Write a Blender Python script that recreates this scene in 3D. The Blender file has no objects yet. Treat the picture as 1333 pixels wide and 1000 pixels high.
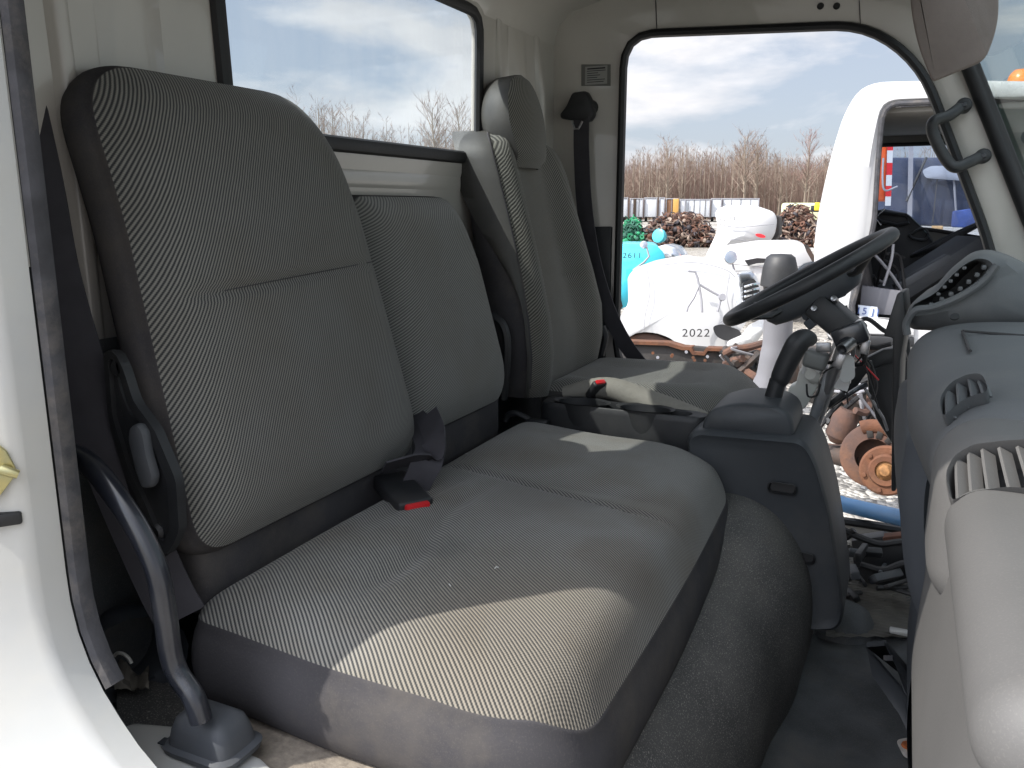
import bpy, bmesh, math, random
from mathutils import Vector, Matrix
R = math.radians
random.seed(7)
scn = bpy.context.scene
COL = scn.collection

# ---------------------------------------------------------------- camera
F = 1078.0                       # focal length in photo pixels (photo is 1333 x 1000)
YAW, PITCH = R(25.0), math.atan(232.0 / F)
cf = Vector((-math.sin(YAW) * math.cos(PITCH), math.cos(YAW) * math.cos(PITCH), -math.sin(PITCH)))
cr = Vector((math.cos(YAW), math.sin(YAW), 0))
cu = cr.cross(cf)
def P(px, py, x=None, y=None, z=None, d=None):
    """point of the place seen at a photo pixel, on the plane x=, y= or z= (or at depth d)"""
    v = cf + cr * ((px - 666.5) / F) + cu * ((500 - py) / F)
    t = x / v.x if x is not None else y / v.y if y is not None else z / v.z if z is not None else d
    return v * t

# ---------------------------------------------------------------- materials
def nt(m): m.use_nodes = True; return m.node_tree.nodes, m.node_tree.links
def mat(name, col, rough=0.6, metal=0.0, var=0.12, vscale=6.0, bump=0.0, bscale=60.0, col2=None, dirt=0.0, dcol=(.12,.1,.08), coat=0.0, spec=0.5, detail=6, speck=0.0, scol=(.3,.28,.25), sscale=420):
    m = bpy.data.materials.new(name); n, l = nt(m)
    b = n['Principled BSDF']; b.inputs['Roughness'].default_value = rough; b.inputs['Metallic'].default_value = metal
    b.inputs['Coat Weight'].default_value = coat; b.inputs['Specular IOR Level'].default_value = spec
    tc = n.new('ShaderNodeTexCoord')
    no = n.new('ShaderNodeTexNoise'); no.inputs['Scale'].default_value = vscale; no.inputs['Detail'].default_value = detail
    l.new(tc.outputs['Object'], no.inputs['Vector'])
    rp = n.new('ShaderNodeValToRGB'); e = rp.color_ramp.elements
    e[0].position = .3; e[1].position = .7
    c2 = col2 if col2 else tuple(min(1, c * (1 + var)) for c in col)
    c1 = tuple(c * (1 - var) for c in col) if not col2 else col
    e[0].color = (*c1, 1); e[1].color = (*c2, 1)
    l.new(no.outputs['Fac'], rp.inputs['Fac'])
    out = rp.outputs['Color']
    if dirt:
        n2 = n.new('ShaderNodeTexNoise'); n2.inputs['Scale'].default_value = vscale * .45; n2.inputs['Detail'].default_value = 9; n2.inputs['Roughness'].default_value = .7
        l.new(tc.outputs['Object'], n2.inputs['Vector'])
        r2 = n.new('ShaderNodeValToRGB'); r2.color_ramp.elements[0].position = .5; r2.color_ramp.elements[1].position = .72
        r2.color_ramp.elements[0].color = (0,0,0,1); r2.color_ramp.elements[1].color = (dirt,dirt,dirt,1)
        l.new(n2.outputs['Fac'], r2.inputs['Fac'])
        mx = n.new('ShaderNodeMix'); mx.data_type = 'RGBA'; mx.inputs[7].default_value = (*dcol, 1)
        l.new(r2.outputs['Color'], mx.inputs[0]); l.new(out, mx.inputs[6]); out = mx.outputs[2]
    if speck:
        v4 = n.new('ShaderNodeTexNoise'); v4.inputs['Scale'].default_value = sscale; v4.inputs['Detail'].default_value = 2
        l.new(tc.outputs['Object'], v4.inputs['Vector'])
        g4 = n.new('ShaderNodeMapRange'); g4.inputs['From Min'].default_value = .56; g4.inputs['From Max'].default_value = .70; g4.inputs['To Max'].default_value = speck
        l.new(v4.outputs['Fac'], g4.inputs['Value'])
        x4 = n.new('ShaderNodeMix'); x4.data_type = 'RGBA'; x4.inputs[7].default_value = (*scol, 1)
        l.new(g4.outputs[0], x4.inputs[0]); l.new(out, x4.inputs[6]); out = x4.outputs[2]
    l.new(out, b.inputs['Base Color'])
    mr = n.new('ShaderNodeMapRange'); mr.inputs['To Min'].default_value = max(0, rough - .08); mr.inputs['To Max'].default_value = min(1, rough + .1)
    l.new(no.outputs['Fac'], mr.inputs['Value']); l.new(mr.outputs[0], b.inputs['Roughness'])
    if bump:
        n3 = n.new('ShaderNodeTexNoise'); n3.inputs['Scale'].default_value = bscale; n3.inputs['Detail'].default_value = 4
        l.new(tc.outputs['Object'], n3.inputs['Vector'])
        bp = n.new('ShaderNodeBump'); bp.inputs['Strength'].default_value = bump; bp.inputs['Distance'].default_value = .2 / bscale
        l.new(n3.outputs['Fac'], bp.inputs['Height']); l.new(bp.outputs['Normal'], b.inputs['Normal'])
    return m

def fabric(name, d, pitch=.0044, dark=(.050,.054,.057), light=(.29,.29,.27), stain=0.0, warp=.004, d2=None, spots=()):
    """woven twill stripes across object direction d"""
    m = bpy.data.materials.new(name); n, l = nt(m); b = n['Principled BSDF']
    b.inputs['Roughness'].default_value = .92; b.inputs['Specular IOR Level'].default_value = .15
    b.inputs['Sheen Weight'].default_value = .15
    tc = n.new('ShaderNodeTexCoord')
    no = n.new('ShaderNodeTexNoise'); no.inputs['Scale'].default_value = 5; no.inputs['Detail'].default_value = 2
    l.new(tc.outputs['Object'], no.inputs['Vector'])
    dv = Vector(d).normalized()
    def stripe(vec, p, w):
        dt = n.new('ShaderNodeVectorMath'); dt.operation = 'DOT_PRODUCT'; dt.inputs[1].default_value = vec
        l.new(tc.outputs['Object'], dt.inputs[0])
        a = n.new('ShaderNodeMath'); a.operation = 'MULTIPLY_ADD'; a.inputs[1].default_value = w
        l.new(no.outputs['Fac'], a.inputs[0]); l.new(dt.outputs['Value'], a.inputs[2])
        k = n.new('ShaderNodeMath'); k.operation = 'MULTIPLY'; k.inputs[1].default_value = 2 * math.pi / p; l.new(a.outputs[0], k.inputs[0])
        s = n.new('ShaderNodeMath'); s.operation = 'SINE'; l.new(k.outputs[0], s.inputs[0]); return s.outputs[0]
    s = stripe(dv, pitch, warp)
    perp = Vector(d2).normalized() if d2 else Vector((dv.y, -dv.x, 0)) if abs(dv.z) < .3 else Vector((0, -dv.z, dv.y)).normalized()
    s2 = stripe(perp, pitch * .62, 0)
    mm = n.new('ShaderNodeMath'); mm.operation = 'MULTIPLY_ADD'; mm.inputs[1].default_value = .28; l.new(s2, mm.inputs[0]); l.new(s, mm.inputs[2])
    mr = n.new('ShaderNodeMapRange'); mr.inputs['From Min'].default_value = -.75; mr.inputs['From Max'].default_value = .75
    l.new(mm.outputs[0], mr.inputs['Value'])
    mx = n.new('ShaderNodeMix'); mx.data_type = 'RGBA'; mx.inputs[6].default_value = (*dark, 1); mx.inputs[7].default_value = (*light, 1)
    l.new(mr.outputs[0], mx.inputs[0]); out = mx.outputs[2]
    # soft wear and stains
    n2 = n.new('ShaderNodeTexNoise'); n2.inputs['Scale'].default_value = 7; n2.inputs['Detail'].default_value = 5
    l.new(tc.outputs['Object'], n2.inputs['Vector'])
    r2 = n.new('ShaderNodeValToRGB'); r2.color_ramp.elements[0].position = .45; r2.color_ramp.elements[1].position = .75
    r2.color_ramp.elements[0].color = (0,0,0,1); r2.color_ramp.elements[1].color = (.25 + stain,) * 3 + (1,)
    l.new(n2.outputs['Fac'], r2.inputs['Fac'])
    m2 = n.new('ShaderNodeMix'); m2.data_type = 'RGBA'; m2.blend_type = 'MULTIPLY'; m2.inputs[7].default_value = (.62,.5,.34,1)
    l.new(r2.outputs['Color'], m2.inputs[0]); l.new(out, m2.inputs[6]); out = m2.outputs[2]
    for (sx_, sy_, sz_, rad_, amt_, scol_) in spots:
        ds_ = n.new('ShaderNodeVectorMath'); ds_.operation = 'DISTANCE'; ds_.inputs[1].default_value = (sx_, sy_, sz_); l.new(tc.outputs['Object'], ds_.inputs[0])
        q1 = n.new('ShaderNodeMath'); q1.operation = 'MULTIPLY_ADD'; q1.inputs[1].default_value = rad_ * 1.6; q1.inputs[2].default_value = -rad_ * .8; l.new(n2.outputs['Fac'], q1.inputs[0])
        q2 = n.new('ShaderNodeMath'); q2.operation = 'ADD'; l.new(ds_.outputs['Value'], q2.inputs[0]); l.new(q1.outputs[0], q2.inputs[1])
        q3 = n.new('ShaderNodeMapRange'); q3.interpolation_type = 'SMOOTHSTEP'; q3.inputs['From Min'].default_value = rad_ * .25; q3.inputs['From Max'].default_value = rad_; q3.inputs['To Min'].default_value = amt_; q3.inputs['To Max'].default_value = 0; l.new(q2.outputs[0], q3.inputs['Value'])
        q4 = n.new('ShaderNodeMix'); q4.data_type = 'RGBA'; q4.blend_type = 'MULTIPLY'; q4.inputs[7].default_value = (*scol_, 1); l.new(q3.outputs[0], q4.inputs[0]); l.new(out, q4.inputs[6]); out = q4.outputs[2]
    l.new(out, b.inputs['Base Color'])
    bp = n.new('ShaderNodeBump'); bp.inputs['Strength'].default_value = .35; bp.inputs['Distance'].default_value = .0012
    l.new(mm.outputs[0], bp.inputs['Height']); l.new(bp.outputs['Normal'], b.inputs['Normal'])
    return m

def glass(name, tint=(.9,.95,.93), haze=0.05, refl=.06, streak=True):
    m = bpy.data.materials.new(name); n, l = nt(m)
    for x in list(n): n.remove(x)
    o = n.new('ShaderNodeOutputMaterial')
    t = n.new('ShaderNodeBsdfTransparent'); t.inputs[0].default_value = (*tint, 1)
    g = n.new('ShaderNodeBsdfGlossy'); g.inputs['Roughness'].default_value = .02
    fc = n.new('ShaderNodeLayerWeight'); fc.inputs[0].default_value = .5
    pw = n.new('ShaderNodeMath'); pw.operation = 'POWER'; pw.inputs[1].default_value = 5; l.new(fc.outputs['Facing'], pw.inputs[0])
    fr = n.new('ShaderNodeMath'); fr.operation = 'MULTIPLY_ADD'; fr.inputs[1].default_value = .9; fr.inputs[2].default_value = refl * .5; l.new(pw.outputs[0], fr.inputs[0])
    m1 = n.new('ShaderNodeMixShader'); l.new(fr.outputs[0], m1.inputs[0]); l.new(t.outputs[0], m1.inputs[1]); l.new(g.outputs[0], m1.inputs[2])
    df = n.new('ShaderNodeBsdfDiffuse'); df.inputs[0].default_value = (.7,.72,.7,1)
    tl = n.new('ShaderNodeBsdfTranslucent'); tl.inputs[0].default_value = (.7,.72,.7,1)
    ad = n.new('ShaderNodeMixShader'); l.new(df.outputs[0], ad.inputs[1]); l.new(tl.outputs[0], ad.inputs[2])
    m2 = n.new('ShaderNodeMixShader'); m2.inputs[0].default_value = haze
    if streak:
        tc = n.new('ShaderNodeTexCoord'); mp = n.new('ShaderNodeMapping'); mp.inputs['Scale'].default_value = (9, 9, 1.1); mp.inputs['Rotation'].default_value = (R(12), 0, 0)
        no = n.new('ShaderNodeTexNoise'); no.inputs['Scale'].default_value = 1.3; no.inputs['Detail'].default_value = 5
        l.new(tc.outputs['Object'], mp.inputs[0]); l.new(mp.outputs[0], no.inputs['Vector'])
        mr = n.new('ShaderNodeMapRange'); mr.inputs['From Min'].default_value = .4; mr.inputs['From Max'].default_value = .75
        mr.inputs['To Min'].default_value = haze * .3; mr.inputs['To Max'].default_value = haze * 2.4
        l.new(no.outputs['Fac'], mr.inputs['Value']); l.new(mr.outputs[0], m2.inputs[0])
    l.new(m1.outputs[0], m2.inputs[1]); l.new(ad.outputs[0], m2.inputs[2]); l.new(m2.outputs[0], o.inputs[0])
    return m

# ---------------------------------------------------------------- mesh builder
def rounded(pts, r, n=6):
    """round the corners of a closed 2-D polygon; r one radius or a list"""
    out = []; N = len(pts)
    for i in range(N):
        p = Vector(pts[i]); a = Vector(pts[i - 1]); b = Vector(pts[(i + 1) % N])
        rr = r[i] if isinstance(r, (list, tuple)) else r
        if rr <= 0: out.append(tuple(p)); continue
        da, db = (a - p), (b - p); la, lb = da.length, db.length; da.normalize(); db.normalize()
        k = min(rr, la * .49, lb * .49)
        s, e = p + da * k, p + db * k
        for j in range(n + 1):
            t = j / n
            out.append(tuple(s * (1 - t) ** 2 + p * 2 * t * (1 - t) + e * t * t))
    return out
def resample(pts, n, closed=True):
    pts = [Vector(p) for p in pts]
    if closed: pts = pts + [pts[0]]
    L = [0]
    for a, b in zip(pts, pts[1:]): L.append(L[-1] + (b - a).length)
    out = []; m = n if closed else n - 1; j = 0
    for i in range(n):
        s = L[-1] * i / m
        while j < len(L) - 2 and L[j + 1] < s: j += 1
        w = (s - L[j]) / max(1e-9, L[j + 1] - L[j])
        out.append(pts[j].lerp(pts[j + 1], min(1, w)))
    return out
def spline(pts, n=8, closed=False):
    """Catmull-Rom through points"""
    pts = [Vector(p) for p in pts]; N = len(pts); out = []
    rng = range(N) if closed else range(N - 1)
    for i in rng:
        p1, p2 = pts[i], pts[(i + 1) % N]
        p0 = pts[i - 1] if (closed or i > 0) else p1 * 2 - p2
        p3 = pts[(i + 2) % N] if (closed or i < N - 2) else p2 * 2 - p1
        for j in range(n):
            t = j / n
            out.append(.5 * ((2 * p1) + (p2 - p0) * t + (2 * p0 - 5 * p1 + 4 * p2 - p3) * t * t + (-p0 + 3 * p1 - 3 * p2 + p3) * t ** 3))
    if not closed: out.append(pts[-1].copy())
    return out

class MB:
    def __init__(s): s.bm = bmesh.new()
    def face(s, vs):
        try: return s.bm.faces.new(vs)
        except ValueError: return None
    def v(s, p): return s.bm.verts.new(Vector(p))
    def box(s, c, size, rot=None, bev=0.0, seg=2):
        b = bmesh.new(); bmesh.ops.create_cube(b, size=1.0)
        bmesh.ops.scale(b, vec=Vector(size), verts=b.verts)
        if bev > 0: bmesh.ops.bevel(b, geom=list(b.edges), offset=min(bev, min(size) * .48), segments=seg, profile=.5, affect='EDGES')
        M = Matrix.Translation(Vector(c)) @ (rot.to_4x4() if rot is not None else Matrix.Identity(4))
        bmesh.ops.transform(b, matrix=M, verts=b.verts)
        s.join(b); return s
    def join(s, b):
        mp = {}
        for v in b.verts: mp[v] = s.bm.verts.new(v.co)
        for f in b.faces: s.face([mp[v] for v in f.verts])
        b.free()
    def bar(s, a, b, w, h, up=(0,0,1), bev=0.0):
        a, b = Vector(a), Vector(b); d = (b - a); L = d.length; d.normalize(); up = Vector(up)
        sx = d.cross(up); 
        if sx.length < 1e-4: sx = d.cross(Vector((1,0,0)))
        sx.normalize(); uz = sx.cross(d)
        s.box((a + b) / 2, (w, L, h), Matrix((sx, d, uz)).transposed(), bev)
        return s
    def tube(s, pts, r, n=10, caps=True, flat=1.0, up=None):
        pts = [Vector(p) for p in pts]; N = len(pts)
        rs = r if isinstance(r, (list, tuple)) else [r] * N
        t0 = (pts[1] - pts[0]).normalized(); ref = Vector(up) if up else (Vector((0,0,1)) if abs(t0.z) < .9 else Vector((1,0,0)))
        nrm = (ref - t0 * ref.dot(t0)).normalized(); rings = []
        for i in range(N):
            t = (pts[min(i + 1, N - 1)] - pts[max(i - 1, 0)]).normalized()
            nrm = (nrm - t * nrm.dot(t)).normalized(); bi = t.cross(nrm)
            rings.append([s.v(pts[i] + (nrm * math.cos(2 * math.pi * k / n) * flat + bi * math.sin(2 * math.pi * k / n)) * rs[i]) for k in range(n)])
        for a, b in zip(rings, rings[1:]):
            for k in range(n): s.face([a[k], a[(k + 1) % n], b[(k + 1) % n], b[k]])
        if caps: s.face(rings[0][::-1]); s.face(rings[-1])
        return s
    def ribbon(s, pts, w, th, side):
        """flat strap: pts centre line, side = width direction (one or list)"""
        pts = [Vector(p) for p in pts]; N = len(pts); rings = []
        for i in range(N):
            t = (pts[min(i + 1, N - 1)] - pts[max(i - 1, 0)]).normalized()
            sd = Vector(side[i] if isinstance(side, list) else side); sd = (sd - t * sd.dot(t)).normalized(); nn = t.cross(sd)
            ww = w[i] if isinstance(w, (list, tuple)) else w
            rings.append([s.v(pts[i] + sd * a * ww / 2 + nn * b * th / 2) for a, b in ((-1,-1),(1,-1),(1,1),(-1,1))])
        for a, b in zip(rings, rings[1:]):
            for k in range(4): s.face([a[k], a[(k + 1) % 4], b[(k + 1) % 4], b[k]])
        s.face(rings[0][::-1]); s.face(rings[-1]); return s
    def lathe(s, prof, c, axis=(0,0,1), n=24):
        ax = Vector(axis).normalized(); ref = Vector((1,0,0)) if abs(ax.x) < .8 else Vector((0,1,0))
        u = (ref - ax * ref.dot(ax)).normalized(); w = ax.cross(u); c = Vector(c); rings = []
        for r, h in prof:
            if r < 1e-5: rings.append([s.v(c + ax * h)]); continue
            rings.append([s.v(c + ax * h + (u * math.cos(2 * math.pi * k / n) + w * math.sin(2 * math.pi * k / n)) * r) for k in range(n)])
        for a, b in zip(rings, rings[1:]):
            for k in range(n):
                if len(a) == 1 and len(b) == 1: continue
                if len(a) == 1: s.face([a[0], b[(k + 1) % n], b[k]])
                elif len(b) == 1: s.face([a[k], a[(k + 1) % n], b[0]])
                else: s.face([a[k], a[(k + 1) % n], b[(k + 1) % n], b[k]])
        return s
    def loft(s, secs, closed=False, cap=False):
        rings = [[s.v(p) for p in sec] for sec in secs]; n = len(rings[0])
        for a, b in zip(rings, rings[1:]):
            for k in range(n if closed else n - 1): s.face([a[k], a[(k + 1) % n], b[(k + 1) % n], b[k]])
        if cap: s.face(rings[0][::-1]); s.face(rings[-1])
        return s
    def prism(s, pts, off, bev=0.0):
        """closed planar polygon of 3-D points extruded by vector off"""
        b = bmesh.new(); off = Vector(off)
        A = [b.verts.new(Vector(p)) for p in pts]; B = [b.verts.new(Vector(p) + off) for p in pts]; n = len(A)
        b.faces.new(A[::-1]); b.faces.new(B)
        for k in range(n): b.faces.new([A[k], A[(k + 1) % n], B[(k + 1) % n], B[k]])
        bmesh.ops.recalc_face_normals(b, faces=b.faces)
        if bev: bmesh.ops.bevel(b, geom=[e for e in b.edges if len(e.link_faces) == 2 and e.calc_face_angle(0) > .5], offset=bev, segments=2, profile=.5, affect='EDGES')
        s.join(b); return s
    def frame(s, outer, inner, off):
        """plate with a hole: outer and inner loops with the same number of points, thickness off"""
        off = Vector(off); n = len(outer)
        o1 = [s.v(p) for p in outer]; i1 = [s.v(p) for p in inner]
        o2 = [s.v(Vector(p) + off) for p in outer]; i2 = [s.v(Vector(p) + off) for p in inner]
        for k in range(n):
            j = (k + 1) % n
            s.face([o1[k], o1[j], i1[j], i1[k]]); s.face([o2[j], o2[k], i2[k], i2[j]])
            s.face([i1[k], i1[j], i2[j], i2[k]]); s.face([o1[j], o1[k], o2[k], o2[j]])
        return s
    def build(s, name, m, parent=None, smooth=True, angle=40, weld=False):
        if weld: bmesh.ops.remove_doubles(s.bm, verts=s.bm.verts, dist=1e-5)
        bmesh.ops.recalc_face_normals(s.bm, faces=s.bm.faces)
        root = parent
        while root is not None and root.parent is not None: root = root.parent
        if root is not None and root.type == 'EMPTY':
            bmesh.ops.translate(s.bm, vec=-root.location, verts=s.bm.verts)
        elif root is not None and root.get('org'):
            bmesh.ops.translate(s.bm, vec=-Vector(root['org']), verts=s.bm.verts)
        me = bpy.data.meshes.new(name); s.bm.to_mesh(me); s.bm.free()
        me.materials.append(m)
        if smooth:
            me.polygons.foreach_set('use_smooth', [True] * len(me.polygons))
            me.set_sharp_from_angle(angle=R(angle))
        o = bpy.data.objects.new(name, me); COL.objects.link(o)
        if parent is not None: o.parent = parent
        return o

def tag(o, label=None, cat=None, group=None, kind=None):
    if label: o['label'] = label
    if cat: o['category'] = cat
    if group: o['group'] = group
    if kind: o['kind'] = kind
    return o
def thing(name, loc, label, cat, group=None):
    o = bpy.data.objects.new(name, None); o.empty_display_size = .05; COL.objects.link(o); o.location = Vector(loc)
    return tag(o, label, cat, group)

def pad(outline, fn, prof, wprof):
    """cushion panel: outline = closed list of (u,v); rings shrink towards a spine; fn(u,v,w)->point
       prof = [(inset 0..1, w)] ; returns MB"""
    mb = MB(); cu_ = sum(p[0] for p in outline) / len(outline); cv_ = sum(p[1] for p in outline) / len(outline)
    rings = []
    for s_, w in prof:
        rings.append([mb.v(fn(cu_ + (p[0] - cu_) * s_, cv_ + (p[1] - cv_) * s_, w)) for p in outline])
    n = len(outline)
    for a, b in zip(rings, rings[1:]):
        for k in range(n): mb.face([a[k], a[(k + 1) % n], b[(k + 1) % n], b[k]])
    if wprof: mb.face(rings[-1])
    return mb
def grid_panel(fn, us, vs):
    mb = MB(); g = [[mb.v(fn(u, v)) for u in us] for v in vs]
    for a, b in zip(g, g[1:]):
        for k in range(len(us) - 1): mb.face([a[k], a[k + 1], b[k + 1], b[k]])
    return mb
def lin(a, b, n): return [a + (b - a) * i / (n - 1) for i in range(n)]
# ---------------------------------------------------------------- palette
M = {}
M['paint'] = mat('cab_paint', (.47,.445,.405), .32, var=.05, vscale=3, bump=.06, bscale=8, dirt=.35, dcol=(.33,.30,.25), coat=.5)
M['jamb'] = mat('jamb_paint', (.42,.425,.415), .35, var=.06, vscale=5, dirt=.55, dcol=(.48,.46,.40), coat=.6, bump=.05, bscale=10)
M['rubber'] = mat('seal_rubber', (.012,.012,.013), .55, var=.3, bump=.15, bscale=80)
M['trimgrey'] = mat('door_trim_strip', (.050,.050,.055), .9, var=.35, vscale=30, bump=.6, bscale=220, dirt=.6, dcol=(.17,.15,.13))
M['black'] = mat('black_plastic', (.016,.017,.019), .5, var=.25, vscale=10, bump=.12, bscale=200, dirt=.35, dcol=(.07,.065,.06))
M['belt'] = mat('belt_webbing', (.042,.040,.047), .75, var=.15, vscale=40, bump=.3, bscale=500)
M['bluegrey'] = mat('blue_grey_plastic', (.036,.040,.045), .52, var=.12, vscale=7, bump=.25, bscale=420, dirt=.45, dcol=(.10,.095,.085))
M['dashlow'] = mat('dash_lower_plastic', (.096,.094,.092), .66, var=.1, vscale=5, bump=.3, bscale=520, dirt=.6, dcol=(.13,.123,.113), speck=.15, scol=(.19,.18,.165), sscale=800)
M['dash'] = mat('dash_plastic', (.082,.086,.090), .62, var=.08, vscale=6, bump=.3, bscale=520, dirt=.5, dcol=(.16,.15,.135), speck=.12, scol=(.2,.19,.175), sscale=900)
M['dashdark'] = mat('dash_dark_plastic', (.06,.066,.076), .6, var=.1, vscale=6, bump=.3, bscale=500, dirt=.4, dcol=(.12,.115,.10))
M['sidefab'] = mat('side_cloth', (.055,.053,.057), .9, speck=.25, scol=(.12,.11,.10), sscale=600, var=.15, vscale=9, bump=.35, bscale=300, dirt=.55, dcol=(.13,.115,.095), spec=.2)
M['vinyl'] = mat('seat_side_vinyl', (.048,.047,.044), .6, var=.08, vscale=8, bump=.25, bscale=260, dirt=.4, dcol=(.12,.11,.09))
M['carpet'] = mat('floor_carpet', (.078,.084,.088), .95, var=.35, vscale=9, bump=.9, bscale=260, dirt=.7, dcol=(.12,.11,.095), spec=.15, speck=.5, scol=(.16,.155,.15), sscale=700)
M['hump'] = mat('engine_cover_carpet', (.060,.060,.060), .93, col2=(.118,.114,.108), vscale=7, bump=1.0, bscale=240, dirt=.6, dcol=(.12,.108,.095), spec=.15, speck=.85, scol=(.27,.255,.23), sscale=520)
M['tan'] = mat('tan_carpet', (.18,.155,.13), .95, col2=(.28,.245,.20), vscale=120, bump=1.0, bscale=230, dirt=.4, dcol=(.09,.08,.07), spec=.1)
M['headliner'] = mat('headliner', (.05,.043,.04), .95, var=.15, vscale=20, bump=.4, bscale=200)
M['visor'] = mat('visor_vinyl', (.19,.155,.14), .85, var=.12, vscale=9, bump=.4, bscale=260, dirt=.3, dcol=(.07,.06,.05))
M['steel'] = mat('bare_steel', (.45,.45,.46), .35, metal=.9, var=.15, vscale=20)
M['gold'] = mat('zinc_plated_steel', (.55,.47,.20), .38, metal=.9, col2=(.36,.36,.22), vscale=60)
M['red'] = mat('red_button', (.55,.015,.02), .35, var=.05)
M['blackmetal'] = mat('black_enamel', (.014,.016,.022), .28, var=.2, vscale=12, coat=.4, dirt=.4, dcol=(.08,.075,.07))
M['white'] = mat('white_paint', (.80,.80,.79), .35, var=.03, vscale=1.2, coat=.5, dirt=.35, dcol=(.5,.48,.43))
M['rearglass'] = glass('rear_glass', (.80,.86,.88), .075)
M['windshield'] = glass('tinted_glass', (.80,.90,.88), .02)

# ---------------------------------------------------------------- truck cab shell
WX = -0.90            # rear wall plane
YN, YF = 0.50, 2.20   # inner planes of the two door frames
cab = thing('truck_cab', (-.1, 1.35, -.88), 'white painted shell of the stripped truck cab around the grey seats', 'truck cab')

open_pts = [(-.705,.436),(-.12,.410),(.003,.314),(.19,-.106),(.27,-.45),(.23,-.80),(-.27,-.80),(-.34,-.60),(-.60,-.545),(-.705,-.43)]
OPEN = resample([Vector((a, b)) for a, b in rounded(open_pts, [.085,.11,.09,.1,.1,.08,.05,.1,.06,.12], 8)], 120)
def grow(pts, k):
    c = Vector((-.2, -.2)); n = len(pts); out = []
    for i in range(n):
        t = (pts[(i + 1) % n] - pts[i - 1]).normalized(); out.append(pts[i] + Vector((-t.y, t.x)) * k)
    return out
sgn = 1 if (lambda q: q[0].x < OPEN[0].x or True)(grow(OPEN, .05)) else -1
def area(p): return sum(p[i].x * p[(i + 1) % len(p)].y - p[(i + 1) % len(p)].x * p[i].y for i in range(len(p)))
sgn = -1 if area(OPEN) > 0 else 1     # grow outwards
def loop3(pts, y): return [Vector((p.x, y, p.y)) for p in pts]
outer_pts = [(WX,.53),(.0,.53),(.052,.40),(.285,-.106),(.42,-.45),(.42,-.98),(WX,-.98)]
def match_outer(inner, outer):
    """for every inner point the hit of a ray from the centre with the outer polygon"""
    c = Vector((-.22, -.2)); res = []
    O = [Vector(p) for p in outer]
    for p in inner:
        d = (p - c).normalized(); best = None
        for i in range(len(O)):
            a, b = O[i], O[(i + 1) % len(O)]; e = b - a; den = d.x * e.y - d.y * e.x
            if abs(den) < 1e-9: continue
            w = a - c; t = (w.x * e.y - w.y * e.x) / den; s = (w.x * d.y - w.y * d.x) / den
            if t > 0 and -1e-6 <= s <= 1 + 1e-6 and (best is None or t < best): best = t
        res.append(c + d * best)
    return res
OUT = match_outer(OPEN, outer_pts)
# far (driver) side frame: inner skin, return outwards, outer skin
def side_frame(name, y0, sy):
    mb = MB()
    OP = [Vector((p.x, p.y if p.y < .2 else .2 + (p.y - .2) * .55)) for p in OPEN] if sy < 0 else OPEN  # near door top, unseen, lowered to shape where the sun patch ends
    i0 = OP; i1 = grow(OP, sgn * .004); i2 = grow(OP, sgn * (.075 if sy < 0 else .05)); i3 = grow(OP, sgn * (.10 if sy < 0 else .075))  # near flare widened to shift the pillar's shadow edge on the bench
    loops = [loop3(OUT, y0), loop3(grow(OP, sgn * .012), y0), loop3(i0, y0 + sy * .008), loop3(i1, y0 + sy * .03), loop3(grow(OP, sgn * .006), y0 + sy * .036), loop3(grow(OP, sgn * .013), y0 + sy * .042), loop3(i2, y0 + sy * .085), loop3(i3, y0 + sy * .10), loop3(grow(OUT, 0), y0 + sy * .10)]
    mb.loft(loops, closed=True)
    n = len(OUT)
    o = mb.build(name, M['paint'] if sy > 0 else M['jamb'], cab, angle=50)
    return o
fs = side_frame('side_panel', YF, 1)
ns = side_frame('side_panel', YN, -1)
# black edge seal round each door opening
def seal(y0, sy, m, r, sel=None):
    pts = loop3(grow(OPEN, sgn * -.002), y0 - sy * .004)
    mb = MB(); n = len(pts); k = 8; rings = []
    for i in range(n):
        t = (pts[(i + 1) % n] - pts[i - 1]).normalized(); a = Vector((0, 1, 0)); b = t.cross(a)
        rings.append([mb.v(pts[i] + a * math.cos(2 * math.pi * j / k) * r * 1.25 + b * math.sin(2 * math.pi * j / k) * r) for j in range(k)])
    for i in range(n):
        if sel and not sel(pts[i]): continue
        for j in range(k): mb.face([rings[i][j], rings[i][(j + 1) % k], rings[(i + 1) % n][(j + 1) % k], rings[(i + 1) % n][j]])
    loose = [v for v in mb.bm.verts if not v.link_faces]; bmesh.ops.delete(mb.bm, geom=loose, context='VERTS')
    return mb.build('door_seal', m, cab)
seal(YF, 1, M['rubber'], .011)
seal(YN, -1, M['trimgrey'], .0085, sel=lambda p: p.x < -.655 and p.z < .25)
# black lower trim on the far door pillar
mb = MB(); a = [(-.898,-.058),(-.722,-.055),(-.722,-.28),(-.735,-.45),(-.70,-.56),(-.898,-.57)]
mb.prism([(x, YF - .001, z) for x, z in a], (0, -.012, 0), .004); mb.build('pillar_trim', M['black'], cab)
mb = MB(); mb.prism([(x, YN + .001, z) for x, z in a], (0, .012, 0), .004); mb.build('pillar_trim', M['black'], cab)

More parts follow.
